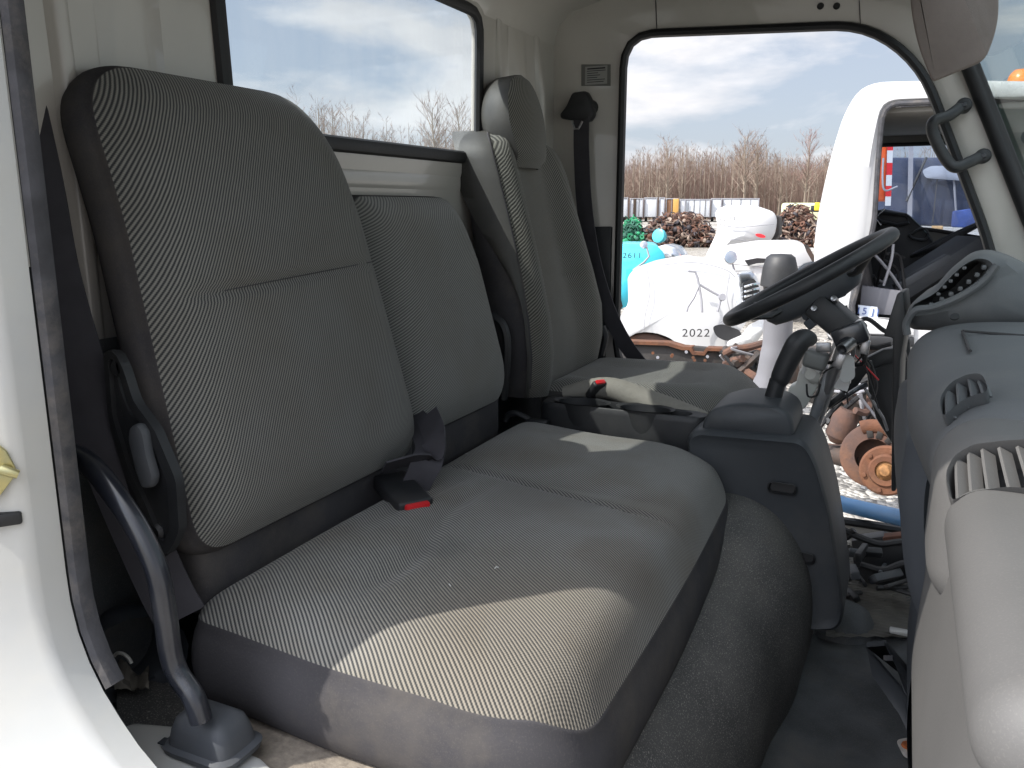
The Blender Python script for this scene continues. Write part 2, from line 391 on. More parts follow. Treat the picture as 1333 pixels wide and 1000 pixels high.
# rear wall with the window opening
wy0, wy1, wz0, wz1 = .955, 1.735, .105, .415
win = rounded([(wy0, wz0), (wy1, wz0), (wy1 + .012, wz1), (wy0 - .012, wz1)], .045, 7)
win = resample([Vector(p) for p in win], 96)
def ray_rect(inner, x0, x1, z0, z1):
    c = sum(inner, Vector((0, 0))) / len(inner); out = []
    for p in inner:
        d = p - c; t = min([(x1 - c.x) / d.x if d.x > 1e-6 else 9e9, (x0 - c.x) / d.x if d.x < -1e-6 else 9e9, (z1 - c.y) / d.y if d.y > 1e-6 else 9e9, (z0 - c.y) / d.y if d.y < -1e-6 else 9e9]); out.append(c + d * t)
    return out
def gw(pts, k):
    n = len(pts); c = sum(pts, Vector((0, 0))) / n; out = []
    for i in range(n):
        t = (pts[(i + 1) % n] - pts[i - 1]).normalized(); nn = Vector((t.y, -t.x))
        if nn.dot(pts[i] - c) < 0: nn = -nn
        out.append(pts[i] + nn * k)
    return out
L3 = lambda pts, x: [Vector((x, p.x, p.y)) for p in pts]
rect = ray_rect(win, YN, YF, -.62, .44)
mb = MB(); mb.loft([L3(rect, WX), L3(gw(win, .05), WX), L3(gw(win, .035), WX + .004), L3(gw(win, .005), WX + .004), L3(win, WX - .006), L3(gw(win, .0), WX - .013)], closed=True)
mb.loft([[(WX - .04, YN, -.62), (WX - .04, YN, .1)], [(WX - .04, .9, -.62), (WX - .04, .9, .1)]])
rear_wall = mb.build('rear_wall', M['paint'], cab, angle=60)
# pressed ribs of the rear wall
def rib(parent, pts, w, h, m=None):
    """raised swage with soft edges along pts (y,z) on the rear wall"""
    mb = MB(); q = spline([Vector((0, a, b)) for a, b in pts], 6); rings = []
    for i, p in enumerate(q):
        t = (q[min(i + 1, len(q) - 1)] - q[max(i - 1, 0)]).normalized(); s_ = Vector((0, -t.z, t.y))
        e = min(1, i / 3, (len(q) - 1 - i) / 3)
        rings.append([p + s_ * w * k + Vector((WX + .001 + h * hh * e, 0, 0)) for k, hh in ((-.5,-.15),(-.36,.5),(-.25,.93),(-.1,1),(.1,1),(.25,.93),(.36,.5),(.5,-.15))])
    mb.loft(rings); return mb
mb = rib(None, [(.62,-.5),(.62,0),(.60,.43)], .035, .016)
mb.build('wall_rib', M['paint'], rear_wall, angle=60)
for pts, w, h in (([(.70,-.5),(.70,.1),(.69,.43)], .03, .012), ([(.80,.10),(.80,.43)], .10, .008), ([(.79,-.5),(.79,0)], .09, .01),
                  ([(1.84,-.5),(1.84,0),(1.86,.43)], .03, .014), ([(1.97,-.5),(1.97,.1),(1.96,.42)], .11, .018), ([(2.10,-.5),(2.10,.1),(2.08,.43)], .035, .018)):
    rib(None, pts, w, h).build('wall_rib', M['paint'], rear_wall, angle=60)
for pts, w, h in (([(.98,.05),(1.3,.05),(1.70,.05)], .035, .003), ([(.98,-.03),(1.72,-.03)], .07, .007), ([(1.79,-.14),(1.79,.0)], .05, .012), ([(.98,-.14),(1.70,-.14)], .06, .01)):
    rib(None, pts, w, h).build('swage_line', M['paint'], rear_wall, angle=60)
# rear window: rubber seal + pane
rw = MB()
def ringseal(mb, pts3, nrm, r, ks=8, wk=1.0):
    n = len(pts3); rings = []
    for i in range(n):
        t = (pts3[(i + 1) % n] - pts3[i - 1]).normalized(); b = t.cross(nrm)
        rings.append([pts3[i] + nrm * math.cos(2 * math.pi * j / ks) * r * .7 + b * math.sin(2 * math.pi * j / ks) * r * wk for j in range(ks)])
    rings.append(rings[0]); 
    V = [[mb.v(p) for p in rg] for rg in rings[:-1]]; V.append(V[0])
    for a, b in zip(V, V[1:]):
        for j in range(ks): mb.face([a[j], a[(j + 1) % ks], b[(j + 1) % ks], b[j]])
ringseal(rw, L3(gw(win, .001), WX + .006), Vector((1, 0, 0)), .0135)
wseal = rw.build('window_seal', M['rubber'], cab)
mb = MB(); mb.face([mb.v(p) for p in L3(gw(win, .002), WX - .009)]); mb.build('rear_window', M['rearglass'], wseal, smooth=False)

# roof: outer skin, headliner, cove at the rear, side rails
mb = MB()
cove = [(WX, .42), (WX + .012, .47), (WX + .05, .503), (WX + .13, .522), (WX + .16, .53), (WX + .165, .545)]
mb.loft([[(x, y, z) for x, z in cove] for y in lin(YN - .02, YF + .02, 12)]); mb.build('roof_cove', M['paint'], cab, angle=60)
mb = MB()
mb.loft([[(x, y, z) for x, z in ((WX - .05, .44), (WX - .03, .50), (WX + .05, .57), (-.2, .60), (-.06, .57), (.02, .53), (.02, .515))] for y in (YN - .10, YN + .05, 1.35, YF - .05, YF + .10)]); mb.build('roof_panel', M['white'], cab)
mb = MB(); mb.box(((WX + .15 + .03) / 2, 1.35, .545), (-(WX + .15) + .05, YF - YN - .01, .012), bev=.004); mb.build('headliner', M['headliner'], cab)
# front corner pieces of the far rail with two screw holes and seams
for px in (1068, 1089):
    mb = MB(); p = P(px, 8, y=YF - .002); mb.lathe([(0, .004), (.006, .004), (.008, 0), (0, 0)], p, (0, -1, 0), 14); mb.build('rail_hole', M['rubber'], cab)
for px in (853, 1118):
    mb = MB(); a, b = P(px, -12, y=YF - .0015), P(px + 2, 40 if px < 900 else 33, y=YF - .0015); mb.bar(a, b, .0012, .002); mb.build('rail_seam', M['trimgrey'], cab)
# label plate on the far door pillar
lp = [P(757, 84, y=YF - .001), P(795, 84, y=YF - .001), P(795, 112, y=YF - .001), P(757, 112, y=YF - .001)]
mb = MB(); mb.prism(lp, (0, -.0015, 0)); lab = mb.build('label_plate', mat('label_plate', (.14,.14,.13), .5, var=.1), cab, smooth=False)
mb = MB(); mb.box(P(776, 98, y=YF - .0035), (.062, .001, .046)); mb.build('label_face', mat('label_face', (.30,.30,.285), .5), lab, smooth=False)
mb = MB(); 
for i, (w, o_) in enumerate(((.05, 0), (.052, 0), (.03, -.01), (.036, -.007), (.028, -.011), (.05, 0), (.046, -.002))):
    p = P(776, 98, y=YF - .0045); mb.box((p.x + o_, p.y, p.z + .017 - i * .0056), (w, .001, .0034 if i == 0 else .0016))
mb.build('label_print', M['rubber'], lab, smooth=False)

# far A-pillar windscreen seal, header, windshield, near A-pillar comes with the side frames
a_top, a_bot = Vector((.055, YF, .40)), Vector((.288, YF, -.106))
mb = MB(); mb.tube([Vector((.02, YF - .01, .50)), a_top + Vector((0, -.012, 0)), a_bot + Vector((0, -.012, 0)), Vector((.40, YF - .01, -.35))], .019, 10, flat=1.0)
mb.tube([Vector((.02, YN, .50)), Vector((.02, YF, .50))], .018, 8); mb.build('windshield_seal', M['rubber'], cab)
mb = MB(); mb.loft([[(.022, y, .495), (.060, y, .40), (.293, y, -.106), (.395, y, -.33)] for y in (YN, YF)]); mb.build('windshield', M['windshield'], cab, smooth=False)
mb = MB(); mb.bar((-.03, YN, .515), (-.03, YF, .515), .10, .03, bev=.01); mb.build('front_header', M['paint'], cab)
mb = MB(); mb.box((.5, 1.35, -.60), (.03, 1.9, .50), bev=.01); mb.build('firewall', M['white'], cab)
# pillar trim: pale pressed strip between door seal and windscreen
# floor: rear step, footwells, engine cover
mb = MB(); mb.box((-.63, 1.35, -.645), (.62, 1.78, .05), bev=.01); mb.build('rear_floor', M['carpet'], cab)
def floor_z(x, y): return -.875 + .006 * math.sin(9 * x + 3 * y) + .005 * math.sin(17 * y - 5 * x) + (.05 * max(0, (x - .05)) / .3)
mb = grid_panel(lambda u, v: (u, v, floor_z(u, v)), lin(-.42, .48, 40), lin(YN - .02, YF, 60)); mb.build('floor_panel', M['carpet'], cab)
mb = MB(); mb.box((.02, 1.35, -.93), (.95, 1.82, .06)); mb.build('floor_pan', M['white'], cab)
# engine cover hump
key = [(.60, [(-.52,-.605),(-.43,-.605),(-.36,-.63),(-.31,-.70),(-.29,-.79),(-.285,-.88)]),
       (.95, [(-.52,-.602),(-.36,-.60),(-.27,-.62),(-.20,-.69),(-.17,-.78),(-.165,-.89)]),
       (1.25,[(-.52,-.60),(-.33,-.58),(-.225,-.60),(-.15,-.67),(-.125,-.77),(-.13,-.89)]),
       (1.47,[(-.52,-.58),(-.31,-.54),(-.195,-.555),(-.12,-.64),(-.095,-.75),(-.105,-.89)]),
       (1.72,[(-.52,-.58),(-.31,-.545),(-.19,-.56),(-.115,-.64),(-.09,-.75),(-.10,-.89)])]
secs = []
for y in lin(.60, 1.72, 30):
    for (ya, A), (yb, B) in zip(key, key[1:]):
        if ya <= y <= yb + 1e-9:
            t = (y - ya) / (yb - ya); t = t * t * (3 - 2 * t)
            secs.append(spline([Vector((a[0] * (1 - t) + b[0] * t, y, a[1] * (1 - t) + b[1] * t)) for a, b in zip(A, B)], 5)); break
mb = MB(); mb.loft(secs); mb.face([mb.v(p) for p in secs[0]]); mb.build('engine_cover', M['hump'], cab, angle=60)
# small carpeted rise in front of the shifter foot
mb = MB(); c = P(1095, 812, z=-.875)
mb.lathe([(0, .045), (.03, .044), (.055, .03), (.066, .008), (.072, -.01)], c, (0, 0, 1), 20); mb.build('tunnel_pad', M['carpet'], cab)
# rear bulkhead carpet low behind the seats
mb = grid_panel(lambda u, v: (WX + .012 + .02 * max(0, -v - .45) + .006 * math.sin(u * 11) , u, v), lin(YN + .01, YF - .01, 40), lin(-.63, -.16, 12)); mb.build('bulkhead_carpet', M['carpet'], cab)
# sill lip with the tan carpet under the seat edge
mb = MB(); mb.prism([P(150, 948, z=-.575), P(175, 938, z=-.575), P(245, 945, z=-.58), P(340, 985, z=-.585), P(420, 1060, z=-.59), P(250, 1060, z=-.59)], (0, 0, -.03), .006); mb.build('sill_panel', M['jamb'], cab)
mb = grid_panel(lambda u, v: (u, v, -.598 - .012 * max(0, u + .5) + .002 * math.sin(u * 40)), lin(-.72, -.28, 30), lin(.52, .78, 16)); mb.build('sill_carpet', M['tan'], cab)
mb = MB(); st = [P(205, 968, z=-.572), P(214, 961, z=-.572), P(232, 964, z=-.572), P(224, 975, z=-.572)]
mb.prism(st, (0, 0, .0012)); sk = mb.build('sill_sticker', M['bluegrey'], cab, smooth=False)
# striker and bump stop on the near jamb
def J(px, py, off=0.0):
    v = P(px, py, d=1); nj = Vector((.75, -.66, 0)).normalized(); c = nj.dot(Vector((-.718, .458, 0))) + off
    return v * (c / v.dot(nj))
NJ = Vector((.75, -.66, 0)).normalized()
stp = thing('door_striker', J(6, 612), 'gold plated striker plate bolted to the white door jamb', 'door striker')
mb = MB(); mb.prism([J(px, py, .004) for px, py in ((-40,575),(-6,578),(8,588),(20,610),(18,622),(-2,648),(-40,655))], NJ * -.02, .001); mb.build('striker_plate', M['gold'], stp, smooth=False)
mb = MB(); mb.tube([J(2, 611, .006), J(14, 615, .009), J(24, 618, .009)], [.005,.0045,.004], 10); mb.build('striker_pin', M['gold'], stp)
mb = MB(); mb.prism([J(px, py, .005) for px, py in ((-30,674),(27,667),(29,683),(-30,692))], NJ * -.02, .002); mb.build('rubber_stop', M['rubber'], cab)
mb = MB(); mb.lathe([(0,.006),(.008,.005),(.011,0),(.011,-.02)], J(0, 985, .006), NJ, 16); mb.build('bump_stop', M['rubber'], cab)
# grab handle on the far A-pillar
gh = thing('grab_handle', P(1250, 175, y=2.14), 'black curved grab handle bolted to the pillar beside the windshield', 'grab handle')
q = spline([P(1255,136,y=2.16), P(1236,150,y=2.12), P(1216,158,y=2.10), P(1214,172,y=2.10), P(1224,195,y=2.10), P(1235,212,y=2.10), P(1245,218,y=2.10), P(1262,211,y=2.12), P(1279,203,y=2.16)], 6)
mb = MB(); mb.tube(q, .0125, 12); mb.build('handle_bar', M['black'], gh)
for p in (P(1255,137,y=2.15), P(1280,203,y=2.15)):
    mb = MB(); mb.lathe([(0,.012),(.012,.010),(.0165,0),(.0165,-.03)], p, (0,-1,0), 16); hm = mb.build('handle_mount', M['black'], gh)
    mb = MB(); mb.lathe([(0,.003),(.004,.003),(.006,0)], p + Vector((0,-.012,0)), (0,-1,0), 10); mb.build('screw', M['blackmetal'], hm)
# sun visor
sv = thing('sun_visor', P(1245, 0, y=1.92), 'brown grey sun visor hanging at the top of the windshield pillar', 'sun visor')
vp = rounded([(1183,-60),(1186,15),(1196,62),(1214,106),(1283,78),(1300,32),(1301,-60)], [5,30,30,6,14,25,5], 5)
mb = MB(); mb.prism([P(a, b, y=1.92) for a, b in vp], (0, .022, 0), .007); mb.build('visor_panel', M['visor'], sv)
mb = MB(); mb.tube([P(1190, -30, y=1.932), P(1300, -34, y=1.932)], .006, 8); mb.build('visor_rod', M['black'], sv)
# ---------------------------------------------------------------- upholstery
M['fab_seat'] = fabric('seat_twill', (.62, .78, .05), pitch=.0041, warp=.010, dark=(.046,.050,.053), light=(.275,.265,.238), stain=.3, spots=[(.2,.1,.155,.10,.5,(.6,.5,.38)), (-.1,.22,.16,.09,.4,(.6,.52,.42)), (.22,-.12,.155,.10,.45,(.6,.5,.38)), (.17,-.33,.16,.24,.45,(.66,.52,.36)), (.02,.06,.16,.12,.4,(.55,.5,.44)), (-.02,-.2,.16,.05,.35,(.4,.4,.4))])
M['fab_back'] = fabric('back_twill', (0, -.80, .52), pitch=.0039, warp=.012, dark=(.040,.043,.045), light=(.235,.23,.208))
M['fab_mid'] = fabric('middle_back_twill', (0, -.45, .80), pitch=.0040, warp=.018, dark=(.082,.083,.080), light=(.245,.243,.222))
M['fab_drv'] = fabric('driver_back_twill', (.1, -.75, .62), pitch=.0042, warp=.012, dark=(.048,.048,.044), light=(.21,.205,.18))

def smooth(a, b, x):
    t = max(0, min(1, (x - a) / (b - a))); return t * t * (3 - 2 * t)
def pads(outline, H, top_in, base_w, side_prof, cx=None):
    pass

def body_pad(root, name, outline, fn, edge, dome, m_face, m_side, thick, side_name, seam=.004, step=30, back=True, rolled=.02, roll_bias=None):
    """upholstered block. outline: closed (u,v) seam line; fn(u,v,w) -> 3-D with w the height of the face.
       face: rings from the seam inwards rising by edge, then dome(u,v). side: from the seam down by thick."""
    cu_ = sum(p[0] for p in outline) / len(outline); cv_ = sum(p[1] for p in outline) / len(outline)
    n = len(outline)
    W = max(p[0] for p in outline) - min(p[0] for p in outline); Hh = max(p[1] for p in outline) - min(p[1] for p in outline)
    dmin = min(W, Hh) / 2
    mb = MB(); rings = []
    ins = [0, .006, .013, .022, .034, .048, .065, .085] + [(.11 + (dmin - .11) * i / (step)) for i in range(step + 1)]
    for d in ins:
        s = 1 - d / dmin; s = max(s, .02)
        # keep the inset roughly even along both axes
        su = max(.00015, 1 - d / (W / 2)); sv = max(.00015, 1 - d / (Hh / 2))
        ring = []
        for u, v in outline:
            uu = cu_ + (u - cu_) * su; vv = cv_ + (v - cv_) * sv
            h = edge * (1 - (1 - min(1, d / .07)) ** 2.2)
            ring.append(mb.v(fn(uu, vv, h + dome(uu, vv) * smooth(0, .10, d))))
        rings.append(ring)
    for a, b in zip(rings, rings[1:]):
        for k in range(n): mb.face([a[k], a[(k + 1) % n], b[(k + 1) % n], b[k]])
    # close the core with a strip across the flat last ring
    pass
    face = mb.build(name, m_face, root, angle=75)
    mb = MB(); rings = []
    for w, out in [(-.0005, -.004), (.0004, -.0004), (-.002, .0012), (-.006, .0012)] + [(-.006 - (thick - .006) * t, .003 + rolled * math.sin(math.pi * t) * .5) for t in (.12, .3, .5, .7, .88)] + [(-thick, -.004), (-thick, -.03)]:
        ring = []
        for i, (u, v) in enumerate(outline):
            a = Vector(outline[i - 1]); b = Vector(outline[(i + 1) % n]); t = (b - a); 
            nn = Vector((t.y, -t.x)).normalized() if t.length > 1e-7 else Vector((0, 0))
            if nn.dot(Vector((u - cu_, v - cv_))) < 0: nn = -nn
            ww = w
            ring.append(mb.v(fn(u + nn.x * out, v + nn.y * out, ww)))
        rings.append(ring)
    for a, b in zip(rings, rings[1:]):
        for k in range(n): mb.face([a[k], a[(k + 1) % n], b[(k + 1) % n], b[k]])
    if back: mb.face(rings[-1])
    mb.build(side_name, m_side, face, angle=60)
    return face

# ---------------------------------------------------------------- passenger bench
bench = thing('passenger_bench', (-.5, 1.1, -.62), 'wide grey striped cloth bench for two passengers with a tall outer backrest', 'truck seat')
# cushion: outline in x (forward), y (across)
co_ = [(-.735,.662),(-.33,.655),(-.245,.70),(-.238,1.10),(-.250,1.50),(-.34,1.605),(-.735,1.612)]
out = resample([Vector(p) for p in rounded(co_, [.03,.06,.10,.3,.10,.08,.03], 8)], 240); out = [(p.x, p.y) for p in out]
def seat_fn(u, v, w):
    z = -.487 + w
    z += -.009 * smooth(-.42, -.24, u) - .034 * smooth(-.30, -.235, u) * (1 - min(1, max(0, w) / .030))      # front edge rolls down
    z += .012 * smooth(-.5, -.73, u)
    z += (-.008 if v < .70 else 0) * smooth(.70, .66, v)
    return Vector((u, v, z))
def seat_dome(u, v):
    h = .012 * math.sin(math.pi * max(0, min(1, (v - .66) / .56))) if v < 1.22 else .012 * math.sin(math.pi * max(0, min(1, (v - 1.22) / .36)))
    sv = 1.215 - .05 * smooth(-.6, -.28, u)
    h += -.0055 * math.exp(-((v - sv) / .007) ** 2)                  # seam between the two places
    h += -.010 * math.exp(-((u + .56 + .12 * (v - .9) + .01 * math.sin(20 * v)) / .018) ** 2) * smooth(.72, .82, v) * smooth(1.22, 1.05, v)
    h += -.007 * math.exp(-((u + .66 - .1 * (v - .9)) / .02) ** 2) * smooth(.75, .9, v) * smooth(1.22, 1.1, v)
    h += .003 * math.sin(14 * u + 9 * v) * math.sin(11 * v - 3 * u)
    return h
body_pad(bench, 'seat_cushion', out, seat_fn, .030, seat_dome, M['fab_seat'], M['sidefab'], .108, 'cushion_side')

def back_pad(root, name, yl, yr, zb, zt, xb, xt, rad, edge, thick, m_face, m_side, crease=None, ytl=None, ytr=None, bulge=.012, yaw=0.0, n=240, bow=.0):
    """backrest: outline in v (across, y) and s (up the back)"""
    H = math.hypot(zt - zb, xt - xb); ytl = yl if ytl is None else ytl; ytr = yr if ytr is None else ytr
    o = [(yl, 0), (yr, 0), (yr + (ytr - yr) * .6, H * .6), (ytr, H), (ytl, H), (yl + (ytl - yl) * .6, H * .6)]
    o = resample([Vector(p) for p in rounded(o, rad, 8)], n); o = [(p.x, p.y) for p in o]
    up = Vector((xt - xb, 0, zt - zb)).normalized(); nr = Vector((up.z, 0, -up.x))
    base = Vector((xb, 0, zb)); yc = (yl + yr) / 2
    def fn(u, v, w):
        p = base + up * v + nr * w; p.y = u
        p += nr * (-.016 * smooth(H * .62, H, v)) + nr * bow * math.sin(math.pi * v / H)
        return p
    def dome(u, v):
        a = (u - yc) / ((yr - yl) / 2); h = bulge * (1 - a * a) * math.sin(math.pi * max(0, min(1, v / H)) * .9 + .2)
        if crease: h += crease(u, v, H)
        h += .0018 * math.sin(21 * u + 8 * v)
        return h
    f = body_pad(root, name, o, fn, edge, dome, m_face, m_side, thick, 'backrest_side', rolled=.012)
    return f, fn, H
def cr_outer(u, v, H):
    c = H * .53 + .05 * (u - .86)
    return -.009 * math.exp(-((v - c) / .008) ** 2) * smooth(.68, .74, u) * smooth(1.2, 1.1, u) - .004 * math.exp(-((v - H * .13) / .02) ** 2) * math.exp(-((u - 1.0) / .03) ** 2)
ob, obf, oH = back_pad(bench, 'backrest', .668, 1.165, -.405, .164, -.715, -.835, [.05,.07,.2,.14,.08,.2], .034, .055, M['fab_back'], M['sidefab'], cr_outer, .682, 1.10, bulge=.006)
mbk, mbf, mH = back_pad(bench, 'backrest', 1.175, 1.575, -.40, .020, -.745, -.845, [.05,.07,.2,.05,.04,.2], .034, .06, M['fab_mid'], M['sidefab'], None, 1.19, 1.545, bulge=.010)
# lower skirts of the backrests (dark cloth down to the cushion)
mb = MB(); mb.box((-.765, .93, -.44), (.07, .49, .12), bev=.02, seg=3); mb.build('backrest_skirt', M['sidefab'], bench)
mb = MB(); mb.box((-.79, 1.385, -.44), (.07, .36, .11), bev=.02, seg=3); mb.build('backrest_skirt', M['sidefab'], bench)
# recliner bracket at the near side
y0 = .652
def PL(seq, y): return [P(a, b, y=y) for a, b in seq]
rb = rounded([(148,452),(163,456),(170,500),(183,535),(208,560),(237,625),(242,690),(222,724),(205,700),(175,640),(158,600)], 10, 4)
mb = MB(); mb.prism(PL(rb, y0), (0, -.016, 0), .005); br = mb.build('recliner_cover', M['black'], bench)
rb = rounded([(160,470),(172,500),(185,536),(205,562),(224,610),(226,660),(214,690),(190,650),(170,600),(155,520),(152,480)], 8, 4)
mb = MB(); mb.frame(resample([Vector(p) for p in PL(rounded([(146,456),(160,454),(172,478),(185,520),(212,556),(240,622),(244,688),(226,722),(216,700),(196,660),(172,610),(152,540)], 8, 4), y0 - .010)], 60),
                    resample([Vector(p) for p in PL(rounded([(152,464),(159,464),(166,484),(178,526),(204,562),(228,624),(232,684),(222,704),(214,686),(200,652),(178,606),(158,540)], 6, 4), y0 - .010)], 60), (0, -.012, 0))
mb.build('cover_rim', M['black'], br, angle=30)
mb = MB(); mb.prism(PL(rounded([(180,552),(190,548),(198,560),(203,590),(211,618),(208,632),(196,632),(188,612),(182,585),(178,570)], 5, 4), y0 - .020), (0, -.014, 0), .005); mb.build('recliner_lever', M['dashdark'], br)
mb = MB()
for q, r in (((156,478), .011), ((205,692), .012)):
    b2 = MB(); b2.lathe([(0, .006), (r * .7, .006), (r, .002), (r, -.004)], P(q[0], q[1], y=y0 - .016), (0, -1, 0), 16); b2.build('recliner_bolt', M['black'], br)
mb.bm.free()
# hinge arm and bracket between the backs and cushion, far end
mb = MB(); mb.tube(spline([P(640,410,y=1.60), P(655,425,y=1.60), P(660,455,y=1.60), P(655,520,y=1.60)], 5), .010, 8); mb.build('hinge_arm', M['black'], bench)

# ---------------------------------------------------------------- belts and buckles of the bench
bw = thing('belt_stalk', P(540, 590, y=1.12), 'black webbing stalk standing between the outer and the middle backrest', 'seat belt')
q = spline([P(538,640,y=1.06), P(556,600,y=1.08), P(560,575,y=1.12), P(545,552,y=1.17), P(525,535,y=1.20)], 6)
mb = MB(); mb.ribbon(q, .05, .003, Vector((.5,.6,.2))); mb.build('webbing', M['belt'], bw)
mb = MB(); mb.ribbon(spline([P(500,608,y=1.02), P(530,600,y=1.05), P(558,596,y=1.085), P(566,570,y=1.10), P(556,540,y=1.16)], 6), .042, .003, Vector((.8,.1,.5))); mb.build('webbing', M['belt'], bw)
def buckle(px, py, z, dx, dy, L, label, sc=1.0, body='black', pitch=-.12):
    t = thing('belt_buckle', P(px, py, z=z), label, 'belt buckle', 'seat belt buckles')
    d = Vector((dx, dy, pitch)).normalized(); up = (Vector((0,0,1)) - d * d.z).normalized(); sx = d.cross(up)
    c = t.location.copy(); rot = Matrix((sx, d, up)).transposed()
    mb = MB(); mb.box(c, (.044 * sc, L, .020 * sc), rot, .006, 3); bd = mb.build('buckle_body', M[body], t)
    mb = MB(); mb.box(c + d * (L / 2 - .003) + up * .001, (.030 * sc, .016 * sc, .0135 * sc), rot, .003, 2); mb.build('release_button', M['red'], t)
    mb = MB(); mb.ribbon([c - d * (L / 2 - .01), c - d * (L / 2 + .02) + up * .001, c - d * (L / 2 + .05) - up * .01], .036 * sc, .004, sx); mb.build('buckle_strap', M['belt'], t)
    return t
buckle(524, 642, -.435, .62, -.42, .105, 'black buckle with red button lying on the near bench cushion', 1.3)

# driver side retractor belt on the far pillar
db = thing('driver_belt', P(765, 190, y=2.17), 'dark seat belt hanging from its loop on the far door pillar behind the driver seat', 'seat belt')
mb = MB(); mb.prism([P(a, b, y=2.185) for a, b in rounded([(750,122),(768,120),(774,132),(778,150),(772,160),(735,156),(734,150),(742,140)], 4, 4)], (0, -.035, 0), .008); mb.build('loop_cover', M['black'], db)
mb = MB(); mb.lathe([(0,.03),(.016,.028),(.02,.0),(.02,-.01)], P(768,140,y=2.185), (0,-1,0), 16); mb.build('loop_bolt', M['black'], db)
mb = MB(); mb.tube([P(744,157,y=2.145), P(748,168,y=2.145), P(753,168,y=2.145), P(758,158,y=2.145)], .003, 6); mb.build('latch_tongue', M['steel'], db)
q = spline([P(757,150,y=2.155), P(757,200,y=2.15), P(761,270,y=2.14), P(772,340,y=2.12), P(790,400,y=2.11), P(812,445,y=2.12), P(838,480,y=2.14)], 6)
mb = MB(); mb.ribbon(q, .046, .0025, [Vector((1,-.15,.15)).normalized() for _ in q]); mb.build('webbing', M['belt'], db)
# passenger belt low beside the bench, near side
pb = thing('passenger_belt', P(120, 600, y=.60), 'dark seat belt running down behind the tubular rail beside the bench', 'seat belt')
q = spline([P(20,120,y=.66), P(46,240,y=.645), P(66,350,y=.63), P(95,455,y=.63), P(130,565,y=.63), P(172,670,y=.635), P(214,765,y=.645), P(236,805,y=.65)], 6)
mb = MB(); mb.ribbon(q, .060, .0025, Vector((.8,.5,.0))); mb.build('webbing', M['belt'], pb)
# tubular rail with foot cover
tr = thing('guard_rail', P(210, 780, y=.56), 'bent black tubular rail rising beside the bench from the white door sill', 'rail')
q = spline([P(60,585,y=.60), P(88,590,y=.575), P(118,606,y=.565), P(150,645,y=.56), P(180,690,y=.56), P(205,745,y=.56), P(215,800,y=.56), P(222,850,y=.56), P(232,878,y=.56), P(252,908,y=.56), P(262,938,y=.56)], 6)
mb = MB(); mb.tube(q, .0112, 14, flat=1.15); mb.build('rail_tube', M['blackmetal'], tr)
fcv = P(277, 968, z=-.575)
mb = MB()
def rsq(hw, hd, z): return [fcv + Vector((a*.85, b*.9, z)) for a, b in [(p[0], p[1]) for p in rounded([(-hw,-hd),(hw,-hd),(hw,hd),(-hw,hd)], min(hw, hd) * .6, 4)]]
mb.loft([rsq(.056,.036,-.004), rsq(.058,.038,.003), rsq(.050,.032,.006), rsq(.046,.029,.022), rsq(.040,.025,.034), rsq(.028,.016,.041), rsq(.008,.004,.043)], closed=True, cap=True)
mb.build('foot_cover', M['dashdark'], tr, angle=50)
# dark moulded duct and debris on the floor behind the rail
dd = thing('floor_vent_duct', P(150, 850, z=-.58), 'dark plastic elbow duct lying on the floor beside the bench rail', 'duct')
q = spline([P(122,842,y=.72), P(140,832,y=.70), P(168,838,y=.67), P(176,860,y=.65)], 6)
mb = MB(); mb.tube(q, [.028 + .002 * i for i in range(len(q))][:len(q)], 16, caps=False); mb.build('duct_elbow', M['dashdark'], dd)
mb = MB(); e = P(160, 864, y=.635); mb.tube([e + Vector((.016*math.cos(a), 0, .014*math.sin(a))) for a in lin(.3, 2.6, 10)], .0022, 6); mb.build('duct_lip', mat('pale_lip', (.5,.48,.44), .5), dd)
cr_ = thing('crumpled_trim', P(170, 885, z=-.585), 'crumpled scrap of dull cloth trim on the dark floor near the sill', 'trim scrap')
rnd = random.Random(3)
mb = grid_panel(lambda u, v: P(150 + 45 * u, 905 - 28 * v, z=-.588) + Vector((0, 0, .006 + .012 * math.sin(7 * u + 3 * v) * math.sin(5 * v) + rnd.uniform(0, .005))), lin(0, 1, 12), lin(0, 1, 10)); mb.build('cloth_fold', mat('dull_cloth', (.10,.09,.075), .9, col2=(.2,.18,.15), vscale=30), cr_)
mb = grid_panel(lambda u, v: P(152 + 110 * u, 950 - 62 * v, z=-.596) + Vector((0, 0, .002 * math.sin(20 * u))), lin(0, 1, 12), lin(0, 1, 10)); fm = mb.build('floor_pad', M['hump'], cab)

# ---------------------------------------------------------------- driver seat
ds = thing('driver_chair', (-.55, 1.9, -.6), 'single grey driver seat with high bolstered back and rounded headrest', 'truck seat')
# horizontal sections of the back: z, x of the face, y left/right, bolster depth, body depth
S = [(-.43, -.735, 1.69, 2.075, .020, .10), (-.40, -.735, 1.675, 2.085, .028, .12), (-.33, -.738, 1.662, 2.095, .040, .125), (-.25, -.748, 1.655, 2.10, .045, .12),
     (-.16, -.765, 1.658, 2.075, .045, .11), (-.08, -.782, 1.662, 2.055, .042, .105), (0, -.800, 1.668, 2.05, .036, .095), (.07, -.815, 1.672, 2.045, .030, .085), (.115, -.825, 1.678, 2.035, .024, .075), (.14, -.832, 1.692, 2.01, .018, .066), (.155, -.838, 1.712, 1.97, .010, .055), (.166, -.845, 1.745, 1.93, .0, .045)]
def interp(S, z):
    for a, b in zip(S, S[1:]):
        if a[0] <= z <= b[0] + 1e-9:
            t = (z - a[0]) / (b[0] - a[0]); return [p + (q - p) * t for p, q in zip(a, b)]
zs = lin(S[0][0], S[-1][0], 44)
facesec, nears, backs = [], [], []
